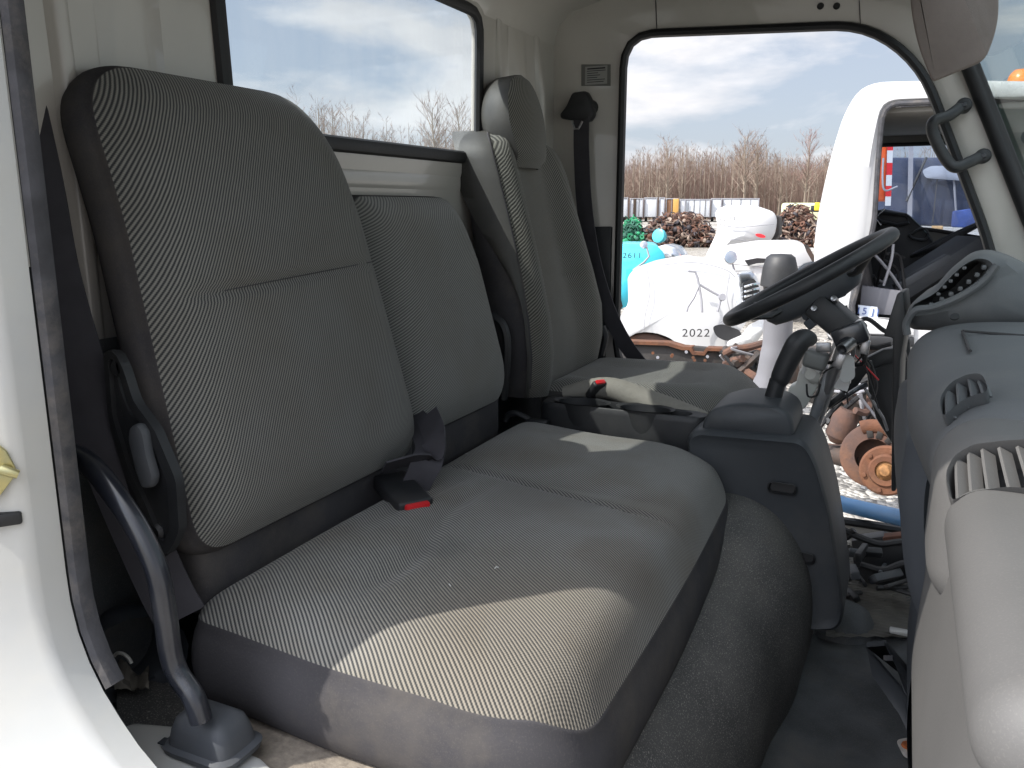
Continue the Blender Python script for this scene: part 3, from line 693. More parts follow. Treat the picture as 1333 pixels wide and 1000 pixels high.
for z in zs:
    _, x, yl, yr, bd, dp = interp(S, z); W = yr - yl; pts = []
    for k in range(25):
        t = k / 24; a = abs(2 * t - 1)
        b_ = bd * smooth(.35, .78, a) - .030 * smooth(.84, 1.0, a) ** 1.3
        lum = .008 * math.exp(-((z + .30) / .07) ** 2) * (1 - a)
        cre = -.006 * math.exp(-((z + .17) / .006) ** 2) * (1 - smooth(.5, .7, a)) - .004 * math.exp(-((a - .56) / .03) ** 2)
        pts.append(Vector((x + b_ + lum + cre, yl + W * t, z)))
    facesec.append(pts)
    L, Rr = pts[0], pts[-1]
    nears.append([L + Vector(v) for v in ((.0005,-.001,0),(-.004,-.003,0),(-.02,-.008,0),(-.05,-.012,0),(-dp*.8,-.008,0),(-dp,.012,0),(-dp-.004,.04,0))] + [Vector((L.x - dp - .008, (yl + yr) / 2, z))] +
                 [Rr + Vector(v) for v in ((-dp-.004,-.04,0),(-dp,-.012,0),(-dp*.8,.008,0),(-.05,.012,0),(-.02,.008,0),(-.004,.003,0),(.0005,.001,0))])
mb = MB(); mb.loft(facesec); mb.face([mb.v(p) for p in facesec[-1]]); dbk = mb.build('backrest', M['fab_drv'], ds, angle=80)
mb = MB(); mb.loft(nears); mb.face([mb.v(p) for p in nears[-1]]); mb.build('backrest_side', M['sidefab'], dbk, angle=80)
lt = []
for z, pts in zip(zs, nears):
    w_ = .094 * smooth(-.24, .06, z) * (1 if z < .1 else .85) + .004
    L = pts[0]; lt.append([L + Vector(v) for v in ((.0008,-.003,0),(-.004,-.0055,0),(-w_*.3,-.012,0),(-w_*.65,-.0135,0),(-w_,-.012,0),(-w_-.001,-.006,0))])
mb = MB(); mb.loft(lt); mb.build('side_vinyl', M['vinyl'], dbk, angle=80)
# piping along the near bolster
mb = MB(); mb.tube([s_[0] + Vector((.001, -.001, 0)) for s_ in facesec[2:]], .003, 6); mb.build('bolster_piping', M['sidefab'], dbk)
# headrest
hr = []; hs = []
for z in lin(.085, .292, 22):
    t = (z - .085) / .207
    wl = math.sqrt(max(0, 1 - max(0, (t - .45) / .55) ** 2.3)); wb = .74 + .26 * smooth(0, .5, t)
    yc = 1.82; hw = .098 * wl * wb + .002; x = -.795 - .035 * t + .004 - .024 * max(0, 1 - t / .16) ** 2
    dp = .095 * (wl * .75 + .25)
    pts = [Vector((x + .022 * wl * math.cos((k / 20 - .5) * math.pi) ** .8 if 0 < k < 20 else x, yc - hw * math.cos(math.pi * (.5 - .5 * math.cos(math.pi * k / 20))) if False else yc + hw * (2 * k / 20 - 1), z)) for k in range(21)]
    hr.append(pts)
    hs.append([Vector((x, yc - hw, z)), Vector((x - .01, yc - hw - .004, z)), Vector((x - dp * .5, yc - hw * .99 - .006, z)), Vector((x - dp * .9, yc - hw * .8, z)), Vector((x - dp, yc - hw * .4, z)), Vector((x - dp, yc + hw * .4, z)), Vector((x - dp * .9, yc + hw * .8, z)), Vector((x - dp * .5, yc + hw + .004, z)), Vector((x, yc + hw, z))])
mb = MB(); mb.loft(hr); mb.face([mb.v(p) for p in hr[-1]]); h0 = mb.build('headrest', M['fab_drv'], ds, angle=80)
mb = MB(); mb.loft(hs); mb.face([mb.v(p) for p in hs[-1]]); mb.build('headrest_side', M['vinyl'], h0, angle=80)
# cushion
do = [(-.735,1.735),(-.36,1.70),(-.29,1.74),(-.262,1.90),(-.29,2.07),(-.36,2.12),(-.735,2.10)]
out = [(p.x, p.y) for p in resample([Vector(p) for p in rounded(do, [.03,.08,.08,.1,.08,.08,.03], 7)], 110)]
def dfn(u, v, w): return Vector((u, v, -.418 + w - .018 * smooth(-.40, -.26, u)))
def ddome(u, v):
    a = abs(v - 1.91) / .19
    return -.012 * (1 - smooth(.4, .8, a)) * smooth(-.3, -.42, u) + .004 * math.sin(12 * u) - .004 * math.exp(-((u + .50) / .008) ** 2) * (1 - smooth(.5, .7, a)) + .010 * smooth(-.42, -.33, u)
M['fab_drvseat'] = fabric('driver_seat_twill', (.62, .78, 0), pitch=.0042, warp=.012, dark=(.055,.056,.052), light=(.215,.21,.19))
body_pad(ds, 'seat_cushion', out, dfn, .032, ddome, M['fab_drvseat'], M['vinyl'], .13, 'cushion_side', rolled=.01)
mb = MB(); mb.box((-.52, 1.91, -.60), (.34, .30, .10), bev=.01); mb.build('seat_base', M['black'], ds)
mb = MB(); mb.tube(spline([P(783,462,y=2.12), P(788,440,y=2.12), P(784,425,y=2.12)], 4), .010, 8); mb.build('recliner_cover', M['black'], ds)
buckle(776, 507, -.395, .35, -.25, .05, 'small black buckle with red button beside the driver seat cushion', .8, pitch=.5)

# ---------------------------------------------------------------- tray and lid between the seats
ty = thing('centre_tray', P(770, 545, z=-.46), 'black plastic tray with two round cup wells between bench and driver seat', 'storage tray')
def quadz(px, z): return [P(a, b, z=z) for a, b in px]
zt = -.420
o = rounded([(-.69,1.622),(-.40,1.622),(-.335,1.632),(-.33,1.68),(-.69,1.70)], [.03,.05,.03,.03,.03], 5)
mb = MB()
def wells(x, y, r): return [(x + r * 1.55 * math.cos(a), y + r * math.sin(a)) for a in lin(0, 2 * math.pi, 25)[:-1]]
secs = []
O = resample([Vector(p) for p in o], 72)
def ringz(pts, z, k=0, c=(-.52, 1.645)):
    return [Vector((c[0] + (p[0] - c[0]) * (1 - k), c[1] + (p[1] - c[1]) * (1 - k), z)) for p in pts]
W1 = match_ = None
mb.loft([ringz(O, -.56, -.06), ringz(O, zt - .012, -.03), ringz(O, zt, 0), ringz(O, zt + .002, .06), ringz(O, zt, .16), ringz(O, zt - .02, .22), ringz(O, zt - .055, .26)], closed=True)
mb.face([mb.v(p) for p in ringz(O, zt - .055, .26)])
tb = mb.build('tray_shell', M['black'], ty, angle=50)
for cx in (-.60, -.46):
    mb = MB(); c = Vector((cx, 1.648, zt - .03)); 
    k = 28; rr = []
    for r, h in ((.040,.034),(.044,.0365),(.0375,.034),(.034,.0),(.030,-.022),(.0,-.024)):
        rr.append([c + Vector((1.45 * r * math.cos(2*math.pi*i/k), .86 * r * math.sin(2*math.pi*i/k), h)) for i in range(k)])
    mb.loft(rr, closed=True); mb.build('cup_well', M['black'], ty, angle=50)
pk = thing('handbrake_cover', P(850, 530, z=-.43), 'worn beige grey cover running beside the driver seat cushion', 'brake lever cover')
q = [P(735,512,y=1.705), P(790,505,y=1.71), P(845,524,y=1.71), P(905,545,y=1.70), P(940,560,y=1.69)]
q = spline(q, 6)
mb = MB(); mb.tube(q, [.016 + .012 * math.sin(math.pi * i / (len(q) - 1)) for i in range(len(q))], 12); mb.build('lever_cover', mat('worn_cover', (.20,.19,.165), .8, var=.2, vscale=12, bump=.6, bscale=90, dirt=.5, dcol=(.1,.09,.07)), pk)
mb = MB(); mb.tube([P(880,545,y=1.69), P(940,558,y=1.67), P(1000,560,y=1.66)], .012, 10); mb.build('lever_grip', M['black'], pk)
rg = thing('seat_latch', P(662, 545, y=1.60), 'small black loop latch behind the bench cushion corner', 'latch')
mb = MB(); mb.tube(spline([P(658,548,y=1.60), P(662,540,y=1.60), P(672,538,y=1.60), P(690,547,y=1.60)], 4), .007, 8); mb.box(P(700,549,y=1.60), (.05,.02,.012), bev=.004); mb.build('latch_loop', M['black'], rg)

rnd = random.Random(8)
for (px, py) in ((646,747), (607,597), (541,672), (585,770)):
    p = P(px, py, z=-.452); mb = MB(); a = rnd.uniform(0, 3)
    mb.tube([p + Vector((math.cos(a)*.003, math.sin(a)*.003, .008)), p + Vector((0,0,.0095)), p - Vector((math.cos(a+.6)*.003, math.sin(a+.6)*.003, -.008))], .0008, 5); mb.build('lint', M['jamb'], bench)

def seam(fn, dome, edge, us, vf, m, par, name='stitched_seam', lift=.0006):
    mb = MB(); q = [fn(u, vf(u), edge + dome(u, vf(u)) + lift) for u in us]; mb.tube(q, .0007, 5); return mb.build(name, m, par)
seam(obf, lambda u, v: .006 * (1 - ((u - .9165) / .2485) ** 2) * math.sin(math.pi * v / oH * .9 + .2) - .009 + .0018 * math.sin(21 * u + 8 * v), .034, lin(.742, 1.095, 40), lambda u: oH * .53 + .05 * (u - .86), M['sidefab'], ob)
seam(seat_fn, lambda u, v: seat_dome(u, v), .030, lin(-.64, -.34, 40), lambda u: 1.215 - .05 * smooth(-.6, -.28, u), M['sidefab'], bench)
# ---------------------------------------------------------------- dashboard
dash = thing('dashboard', (.20, 1.0, -.60), 'grey dusty dashboard with air vents, stripped on the driver side', 'dashboard')
def sec(y, prof, n=6): return spline([Vector((x, y, z)) for x, z in prof], n)
def morph(keys, ys, n=6):
    out = []
    for y in ys:
        for (ya, A), (yb, B) in zip(keys, keys[1:]):
            if min(ya, yb) - 1e-9 <= y <= max(ya, yb) + 1e-9:
                t = (y - ya) / (yb - ya); t = t * t * (3 - 2 * t)
                out.append(sec(y, [(a[0] + (b[0] - a[0]) * t, a[1] + (b[1] - a[1]) * t) for a, b in zip(A, B)], n)); break
    return out
# upper shelf with its rolled edge, from the cluster end to the near end
shelf = [(.32,-.165),(.26,-.168),(.18,-.170),(.10,-.176),(.05,-.192),(.026,-.222),(.024,-.258),(.042,-.302),(.066,-.345),(.105,-.38),(.16,-.40)]
shelf0 = [(.32,-.175),(.26,-.178),(.18,-.182),(.115,-.190),(.072,-.206),(.050,-.236),(.048,-.268),(.060,-.305),(.078,-.345),(.110,-.38),(.16,-.40)]
shelflow = [(.32,-.262),(.26,-.262),(.20,-.262),(.15,-.266),(.115,-.275),(.10,-.29),(.095,-.305),(.095,-.325),(.10,-.35),(.115,-.38),(.16,-.40)]
mb = MB(); ss = morph([(1.475, shelf0), (1.44, shelf), (1.10, shelf), (.90, shelf0), (.86, shelflow), (.42, shelflow)], [1.475, 1.468, 1.455, 1.44] + lin(1.40, .90, 12) + [.89,.88,.87,.86] + lin(.80,.42,6))
mb.loft(ss); mb.face([mb.v(p) for p in ss[0]]); top = mb.build('upper_panel', M['dash'], dash, angle=60)
# recessed line of the top cover
mb = MB(); a = [P(1255,434,z=-.176), P(1262,456,z=-.178), P(1268,458,z=-.178)]
mb.tube([P(1253,431,z=-.174), P(1263,457,z=-.1745)], .0022, 6); mb.tube([P(1253,431,z=-.172), P(1333,437,z=-.171), P(1420,443,z=-.171)], .0018, 6); mb.build('cover_gap', M['rubber'], top)
# instrument hood on the driver side with its open socket
hk_out = [(1182,432),(1178,412),(1190,392),(1214,380),(1240,350),(1262,333),(1285,329),(1312,336),(1345,352),(1400,400),(1400,440),(1300,438)]
hood = []
Y1 = 1.50
ho = resample([Vector(p) for p in rounded(hk_out, 12, 5)], 90)
socket = rounded([(1186,402),(1194,391),(1218,384),(1232,368),(1254,347),(1270,338),(1284,341),(1287,352),(1272,368),(1240,389),(1222,398),(1204,404),(1192,410)], 6, 4)
so_ = resample([Vector(p) for p in socket], 90)
c0 = Vector((1240, 375)); 
import cmath
def by_angle(pts, c, n=96):
    """resample a loop by angle round c so that two loops pair up"""
    res = []
    for k in range(n):
        a = 2 * math.pi * k / n; d = Vector((math.cos(a), math.sin(a))); best = 0
        for i in range(len(pts)):
            p, q = pts[i - 1], pts[i]; e = q - p; den = d.x * e.y - d.y * e.x
            if abs(den) < 1e-9: continue
            w_ = p - c; t = (w_.x * e.y - w_.y * e.x) / den; s = (w_.x * d.y - w_.y * d.x) / den
            if t > 0 and -1e-6 <= s <= 1 + 1e-6: best = max(best, t)
        res.append(c + d * best)
    return res
A = by_angle(ho, c0); B = by_angle(so_, c0)
def pl(pts, y, k=0): return [P(p.x, p.y, y=y) + Vector((0, 0, 0)) for p in pts]
def mixl(a, b, t): return [p.lerp(q, t) for p, q in zip(a, b)]
A3, B3 = pl(A, 1.50), pl(B, 1.485)
shift = lambda L, v: [p + Vector(v) for p in L]
mb = MB(); mb.loft([shift(A3, (.05,.50,-.02)), shift(A3, (.02,.25,-.005)), shift(A3, (0,.03,0)), shift(mixl(A3, B3, .25), (0,0,0)), shift(mixl(A3, B3, .7), (0,-.006,0)), shift(B3, (0,.004,0)), shift(mixl(B3, [sum(B3, Vector())/len(B3)]*len(B3), .06), (.0,.02,0)), shift(mixl(B3, [sum(B3, Vector())/len(B3)]*len(B3), .08), (.03,.12,0))], closed=True)
hd = mb.build('instrument_hood', M['dash'], dash, angle=45)
mb = MB(); mb.face([mb.v(p) for p in shift(B3, (.025,.11,0))]); mb.build('socket_floor', M['black'], hd)
for i, (px, py) in enumerate([(1212,401),(1226,394),(1238,387),(1250,380),(1261,371),(1272,362),(1281,352)]):
    mb = MB(); mb.box(P(px, py, y=1.475) + Vector((0,.012,.004)), (.007, .016, .007), bev=.002); mb.build('socket_clip', M['dash'], hd)
for i, (px, py) in enumerate([(1222,381),(1230,372),(1238,364),(1246,356),(1256,347)]):
    mb = MB(); mb.box(P(px, py, y=1.475) + Vector((0,.012,-.003)), (.006, .014, .005), bev=.0015); mb.build('socket_clip', M['dash'], hd)
mb = MB(); mb.tube(spline([P(1181,436,y=1.475), P(1180,420,y=1.475), P(1192,404,y=1.47), P(1215,400,y=1.47), P(1250,386,y=1.47), P(1280,366,y=1.47), P(1298,345,y=1.47)], 5), .006, 8); mb.build('hood_rim', M['dash'], hd)
mb = MB(); mb.lathe([(0,.002),(.006,.002),(.0065,0)], P(1243,413,z=-.155), (-.2,-.6,.7), 12); mb.build('screw_hole', M['rubber'], hd)
# centre outlet in the top roll
def vent(px_out, y, depth, slats, name, m, mrim, lean=.2, zoff=0):
    pass
def louver_pod(name, outline_px, yd, depth, slat_px, mat_body, parent, bigger=1.14, slat_w=.004):
    """outlet: rim ring, dark throat, separate slats; traced at distance yd"""
    o = resample([Vector(p) for p in rounded(outline_px, 10, 5)], 72)
    n_ = Vector((-.25, -.62, .74)).normalized()
    c = P(sum(p.x for p in o)/72, sum(p.y for p in o)/72, y=yd)
    def onpl(px, py):
        v = P(px, py, y=1); t = c.dot(n_) / v.dot(n_); return v * t
    o3 = [onpl(p.x, p.y) for p in o]; cc = sum(o3, Vector())/72
    rim = [cc + (p - cc) * bigger for p in o3]
    mb = MB(); mb.loft([shift(rim, n_ * -.012), shift(rim, n_ * -.002), shift([cc + (p-cc)*(bigger*.5+.5) for p in o3], n_ * .003), shift(o3, n_ * .0), shift(o3, n_ * -depth)], closed=True)
    v_ = mb.build(name, mat_body, parent, angle=50)
    mb = MB(); mb.face([mb.v(p) for p in shift(o3, n_ * -depth)]); mb.build('throat', M['black'], v_)
    for (a, b) in slat_px:
        def span(x):
            ys = []
            for i in range(72):
                p, q = o[i-1], o[i]
                if (p.x - x) * (q.x - x) < 0: ys.append(p.y + (q.y - p.y) * (x - p.x) / (q.x - p.x))
            return (min(ys), max(ys)) if len(ys) > 1 else None
        s1, s2 = span(a[0]), span(b[0])
        if not s1 or not s2: continue
        p, q = onpl(a[0], s1[0] + 1.5), onpl(b[0], s2[1] - 1.5); mb = MB()
        d = (q - p).normalized(); s_ = d.cross(n_)
        w3 = (n_ * .8 + s_ * .6).normalized()
        mb.ribbon([p - n_ * .008, (p + q)/2 - n_ * .006, q - n_ * .008], .012, .0026, w3); mb.build('slat', mat_body, v_)
    return v_
louver_pod('centre_vent', [(1228,546),(1224,520),(1238,500),(1262,489),(1279,489),(1288,512),(1262,518),(1242,532)], .93, .04,
           [((1236,500),(1236,560)), ((1250,494),(1252,560)), ((1265,490),(1270,560)), ((1278,489),(1284,560))], M['dash'], dash, 1.04)
def block(name, x0, x1, y0, y1, z0, z1, r, m, parent, rot=None):
    mb = MB(); mb.box(((x0+x1)/2, (y0+y1)/2, (z0+z1)/2), (x1-x0, y1-y0, z1-z0), rot, r, 8); return mb.build(name, m, parent, angle=75)
# rounded housings stepping towards the passenger door
block('centre_housing', .044, .32, .755, .905, -.36, -.192, .048, M['dashlow'], dash)
louver_pod('side_vent', [(1240,655),(1233,618),(1244,596),(1268,582),(1310,577),(1372,574),(1390,600),(1385,640),(1310,636),(1266,642)], .70, .035,
           [((1250,592),(1252,660)), ((1266,584),(1270,660)), ((1284,578),(1292,660)), ((1306,575),(1320,660)), ((1330,573),(1348,660))], M['dashlow'], dash, 1.05)
block('near_housing', .048, .32, .38, .715, -.270, -.208, .030, M['dashlow'], dash)
# lower panels
low = [(.16,-.28),(.085,-.30),(.062,-.37),(.058,-.44),(.068,-.53),(.095,-.62),(.13,-.70),(.17,-.76)]
low2 = [(.16,-.33),(.098,-.345),(.078,-.39),(.075,-.45),(.085,-.54),(.112,-.63),(.148,-.71),(.19,-.76)]
mb = MB(); ss = morph([(1.10, low2), (1.06, low2), (1.03, low), (.52, low), (.46, low2)], [1.10,1.08,1.06,1.045,1.03] + lin(1.0,.46,18)); mb.loft(ss); mb.face([mb.v(p) for p in ss[0]])
mb.build('knee_panel', M['dashlow'], dash, angle=60)
gl = [(.14,-.255),(.092,-.262),(.064,-.30),(.050,-.48),(.062,-.57),(.090,-.66),(.13,-.73)]
mb = MB(); ss = morph([(.98, [(a+.02,b) for a,b in gl]), (.955, gl), (.46, gl)], [.98,.968,.955] + lin(.94,.46,14)); mb.loft(ss); mb.face([mb.v(p) for p in ss[0]])
mb.build('glovebox_lid', M['dashlow'], dash, angle=60)
# dark centre stack and column side behind
st = [(.14,-.26),(.030,-.285),(.014,-.33),(.016,-.40),(.035,-.50),(.07,-.58),(.11,-.66),(.16,-.70)]
mb = MB(); ss = morph([(1.56, [(a+.015,b) for a,b in st]), (1.53, st), (1.16, [(a+.012,b) for a,b in st]), (1.12, [(a+.04,b) for a,b in st])], [1.56,1.55,1.54,1.53] + lin(1.5,1.16,10) + [1.14,1.12]); mb.loft(ss); mb.face([mb.v(p) for p in ss[0]])
mb.build('centre_stack', M['dashdark'], dash, angle=60)
lo = [(.22,-.55),(.10,-.575),(.070,-.62),(.065,-.70),(.075,-.80),(.10,-.86)]
mb = MB(); ss = morph([(1.50, [(a+.02,b) for a,b in lo]), (1.46, lo), (1.20, lo)], [1.50,1.48,1.46] + lin(1.44,1.20,8)); mb.loft(ss); mb.face([mb.v(p) for p in ss[0]]); mb.build('lower_stack', M['dashdark'], dash, angle=60)
mb = MB(); mb.prism([P(1127,842,y=1.40), P(1152,842,y=1.40), P(1166,868,y=1.40), P(1176,900,y=1.38), P(1205,945,y=1.35), P(1235,1010,y=1.30), P(1262,1010,y=1.30), P(1200,900,y=1.42), P(1180,872,y=1.44)], (.0,.012,.004), .002)
mb.prism([P(1127,842,y=1.40), P(1135,880,y=1.38), P(1170,930,y=1.34), P(1210,1010,y=1.28), P(1226,1010,y=1.28), P(1176,900,y=1.38), P(1150,870,y=1.40)], (.002,.006,0), .001); mb.build('bracket_trim', M['bluegrey'], dash)
mb = MB(); mb.prism([P(1150,853,y=1.395), P(1162,853,y=1.395), P(1162,860,y=1.395), P(1150,860,y=1.395)], (0,-.001,0)); mb.build('bracket_clip', M['trimgrey'], dash)
mb = MB(); mb.box((.30, 1.30, -.75), (.30, .75, .28), bev=.03); mb.build('heater_case', M['black'], dash)
# torn lining bit with a rusty bolt on the floor
tl = thing('torn_lining', P(1190, 980, z=-.865), 'torn whitish scrap of lining with a rusty bolt head on the floor', 'scrap')
mb = MB(); oo = rounded([(1166,966),(1186,962),(1204,972),(1216,985),(1222,1004),(1204,1006),(1192,992),(1176,986)], 5, 4)
mb.prism([P(a, b, z=-.862) for a, b in oo], (0,0,.005), .002); mb.build('lining_scrap', mat('pale_lining', (.42,.40,.37), .9, var=.2, vscale=60, bump=.8, bscale=200), tl)
mb = MB(); mb.lathe([(0,.009),(.010,.008),(.013,0)], P(1182,975,z=-.862), (0,0,1), 12); mb.build('bolt_head', mat('rust_small', (.35,.10,.03), .9, var=.4, vscale=90), tl)
sp = thing('floor_clip', P(1165, 822, z=-.86), 'small white plastic clip near the lower stack on the floor', 'clip')
mb = MB(); mb.box(P(1170,822,z=-.85), (.035,.02,.008), bev=.003); mb.build('clip_body', M['jamb'], sp)

# ---------------------------------------------------------------- gear shift console
sc = thing('shift_console', P(1000, 700, y=1.62), 'blue grey plastic gear shift console standing on the engine cover', 'console')
body = rounded([(893,568),(905,560),(1046,572),(1062,600),(1080,665),(1092,740),(1099,800),(1092,822),(1052,824),(1020,800),(960,700),(900,660)], [8,8,14,20,20,20,14,12,14,20,20,10], 5)
b0 = [P(a, b, y=1.545) for a, b in body]; cc = sum(b0, Vector())/len(b0)
mb = MB(); mb.loft([shift([cc + (p-cc)*.90 for p in b0], (0,.002,0)), shift([cc + (p-cc)*.96 for p in b0], (0,-.004,0)), shift([cc+(p-cc)*.99 for p in b0], (0,.003,0)), shift(b0, (0,.014,0)), shift(b0, (.0,.20,.0)), shift([cc+(p-cc)*.94 for p in b0], (0,.22,0))], closed=True, cap=True)
cb = mb.build('console_body', M['bluegrey'], sc, angle=55)
cap = rounded([(912,566),(914,548),(926,533),(960,524),(1014,530),(1030,542),(1034,560),(1032,575)], [3,10,10,20,12,8,6,3], 5)
c0_ = [P(a, b, y=1.57) for a, b in cap]; cc = sum(c0_, Vector())/len(c0_)
mb = MB(); mb.loft([shift([cc+(p-cc)*.9 for p in c0_], (0,-.003,0)), shift([cc+(p-cc)*.97 for p in c0_], (0,.001,0)), shift(c0_, (0,.012,0)), shift(c0_, (0,.15,0)), shift([cc+(p-cc)*.93 for p in c0_], (0,.165,0))], closed=True, cap=True)
mb.build('console_cap', M['bluegrey'], sc, angle=55)
for (px, py) in ((1018,636), (1042,726)):
    mb = MB(); c = P(px, py, y=1.538); 
    oo = rounded([(-.024,-.010),(.024,-.010),(.024,.010),(-.024,.010)], .009, 4)
    mb.loft([[c + Vector((a*1.1, .0, b*1.15)) for a, b in oo], [c + Vector((a, -.0018, b)) for a, b in oo], [c + Vector((a*.9, .006, b*.85)) for a, b in oo]], closed=True); mb.face([mb.v(c + Vector((a*.9, .006, b*.85))) for a, b in oo])
    mb.build('finger_slot', M['rubber'], cb, angle=30)  # slot shade put into the colour: near-black face in a shallow recess
mb = MB(); mb.tube(spline([P(930,541,y=1.60), P(965,533,y=1.60), P(1006,537,y=1.60)], 5), .004, 6); mb.build('slot_trim', M['black'], cb)
lv = thing('gear_lever', P(1000, 530, y=1.66), 'black rubber sleeved gear lever rising from the shift console', 'gear lever')
mb = MB(); mb.tube(spline([P(1001,534,y=1.66), P(1008,512,y=1.66), P(1013,495,y=1.66)], 4), [.0165]*9, 14); mb.build('lever_shaft', M['black'], lv)
mb = MB(); q = spline([P(1013,500,y=1.66), P(1021,480,y=1.66), P(1030,462,y=1.66), P(1038,448,y=1.66), P(1048,441,y=1.665), P(1061,443,y=1.68)], 4)
rr = [.016,.020,.0215,.0215,.022,.0225,.0225,.023,.023,.0235,.0235,.024,.024,.024,.0235,.023,.022,.020,.017,.014,.008]; mb.tube(q, [x*.9 for x in rr[:len(q)]], 16); mb.build('lever_grip', M['black'], lv)

# ---------------------------------------------------------------- steering wheel and column
swc = (P(945,417,y=1.90) + P(1169,301,y=1.90)) / 2
ax_f = (P(1169,301,y=1.90) - P(945,417,y=1.90)); rad = ax_f.length / 2 - .012; ax_f.normalize()
n_w = Vector((0,1,0)).cross(ax_f).normalized(); n_w = -n_w if n_w.z < 0 else n_w
ax_y = n_w.cross(ax_f)
n_w = swc.normalized().cross(ax_f).normalized(); n_w = -n_w if n_w.z < 0 else n_w
tilt = Matrix.Rotation(R(2.5), 3, ax_f); n_w = tilt @ n_w; ax_y = tilt @ ax_y
sw = thing('steering_wheel', swc, 'black steering wheel seen edge on above the gear lever', 'steering wheel')
mb = MB(); k1, k2 = 64, 12; ring = []
for i in range(k1):
    a = 2*math.pi*i/k1; d = ax_f*math.cos(a) + ax_y*math.sin(a)
    ring.append([mb.v(swc + d*(rad + .0145*math.cos(2*math.pi*j/k2)*(1+.02*math.sin(a*40))) + n_w*.0145*math.sin(2*math.pi*j/k2)) for j in range(k2)])
for i in range(k1):
    for j in range(k2): mb.face([ring[i][j], ring[i][(j+1)%k2], ring[(i+1)%k1][(j+1)%k2], ring[(i+1)%k1][j]])
mb.build('wheel_rim', M['black'], sw)
hub = swc - n_w * .030
mb = MB(); oo = rounded([(-.115,-.06),(.10,-.075),(.10,.075),(-.115,.06)], .05, 6)
def hl(k, h): return [hub + ax_f * a * k + ax_y * b * k + n_w * h for a, b in oo]
mb.loft([hl(.6,.028), hl(.9,.022), hl(1,.008), hl(1,-.012), hl(.9,-.028), hl(.6,-.036)], closed=True, cap=True); mb.build('hub_cover', M['dashdark'], sw, angle=60)
for a in (0.6, math.pi-.6, math.pi+.6, -.6):
    d = ax_f*math.cos(a) + ax_y*math.sin(a); mb = MB(); mb.tube([hub + d*.07, hub + d*.12, swc + d*(rad-.004)], [.016,.012,.010], 8, flat=.6); mb.build('spoke', M['black'], sw)
stc = thing('steering_column', P(1085,430,y=1.88), 'exposed black steering column with switches and grey bracket below the wheel', 'steering column')
mb = MB(); p0, p1 = hub - n_w*.03, P(1140,440,y=1.90)
cax = (P(1048,622,y=1.93) - P(1095,420,y=1.90))
mb.bar(P(1060,392,y=1.88), P(1118,440,y=1.88), .10, .055, bev=.008); mb.build('switch_housing', M['black'], stc)
mb = MB(); mb.bar(P(1086,444,y=1.84), P(1128,428,y=1.84), .05, .045, bev=.006); mb.lathe([(0,.02),(.014,.02),(.017,.0),(.017,-.03)], P(1103,448,y=1.82), (-.3,-.9,-.3), 16); mb.build('ignition_switch', M['blackmetal'], stc)
mb = MB(); mb.lathe([(.010,.012),(.012,.012),(.012,-.03),(0,-.03)], P(1100,452,y=1.80), (-.4,-.8,-.3), 14); mb.build('key_barrel', M['steel'], stc)
for (a, b, c_, d_) in ((1050,425,1078,402),(1044,412,1066,398),(1075,388,1100,378)):
    mb = MB(); mb.bar(P(a,b,y=1.86), P(c_,d_,y=1.86), .025, .022, bev=.004); mb.build('switch_block', M['dashdark'], stc)
for (px, py) in ((1060,402),(1086,389)):
    mb = MB(); mb.lathe([(0,.006),(.006,.004),(.007,-.01)], P(px,py,y=1.83), (-.2,-.9,.4), 10); mb.build('contact_screw', M['steel'], stc)
mb = MB(); mb.prism([P(a,b,y=1.93) for a, b in ((1074,478),(1088,486),(1084,504),(1060,560),(1040,612),(1044,632),(1038,634),(1030,616),(1050,550),(1066,500))], (0,.05,0), .004); mb.build('column_bracket', mat('bracket_grey', (.30,.31,.32), .45, metal=.5, var=.2, vscale=30, dirt=.5, dcol=(.15,.12,.09)), stc)
mb = MB(); mb.tube([P(1100,440,y=1.92), P(1080,500,y=1.94), P(1058,560,y=1.96), P(1044,620,y=1.97)], .014, 12); mb.build('column_shaft', M['steel'], stc)
mb = MB(); mb.box(P(1062,468,y=1.87), (.05,.05,.038), Matrix.Rotation(R(12),3,'Y'), .010, 3); mb.build('relay_box', mat('relay_grey', (.20,.205,.20), .5, dirt=.4), stc)
mb = MB(); mb.prism([P(a,b,y=1.84) for a, b in rounded([(1104,460),(1112,466),(1113,492),(1100,500),(1092,494),(1098,470)], 4, 3)], (0,.004,0)); mb.build('hanging_key', mat('plate_grey', (.42,.43,.42), .5, metal=.3), stc)
tg = thing('paper_tag', P(1105,490,y=1.86), 'pale paper tag hanging from the ignition key', 'tag')
mb = MB(); mb.prism([P(a,b,y=1.87) for a, b in ((1100,478),(1113,468),(1110,486),(1103,510),(1085,505))], (0,.0015,0)); mb.build('tag_card', mat('tag_card', (.62,.62,.60), .7), tg)
mb = MB(); mb.tube([P(1103,452,y=1.86), P(1106,468,y=1.862), P(1104,482,y=1.866)], .0018, 6); mb.build('tag_wire', M['steel'], tg)
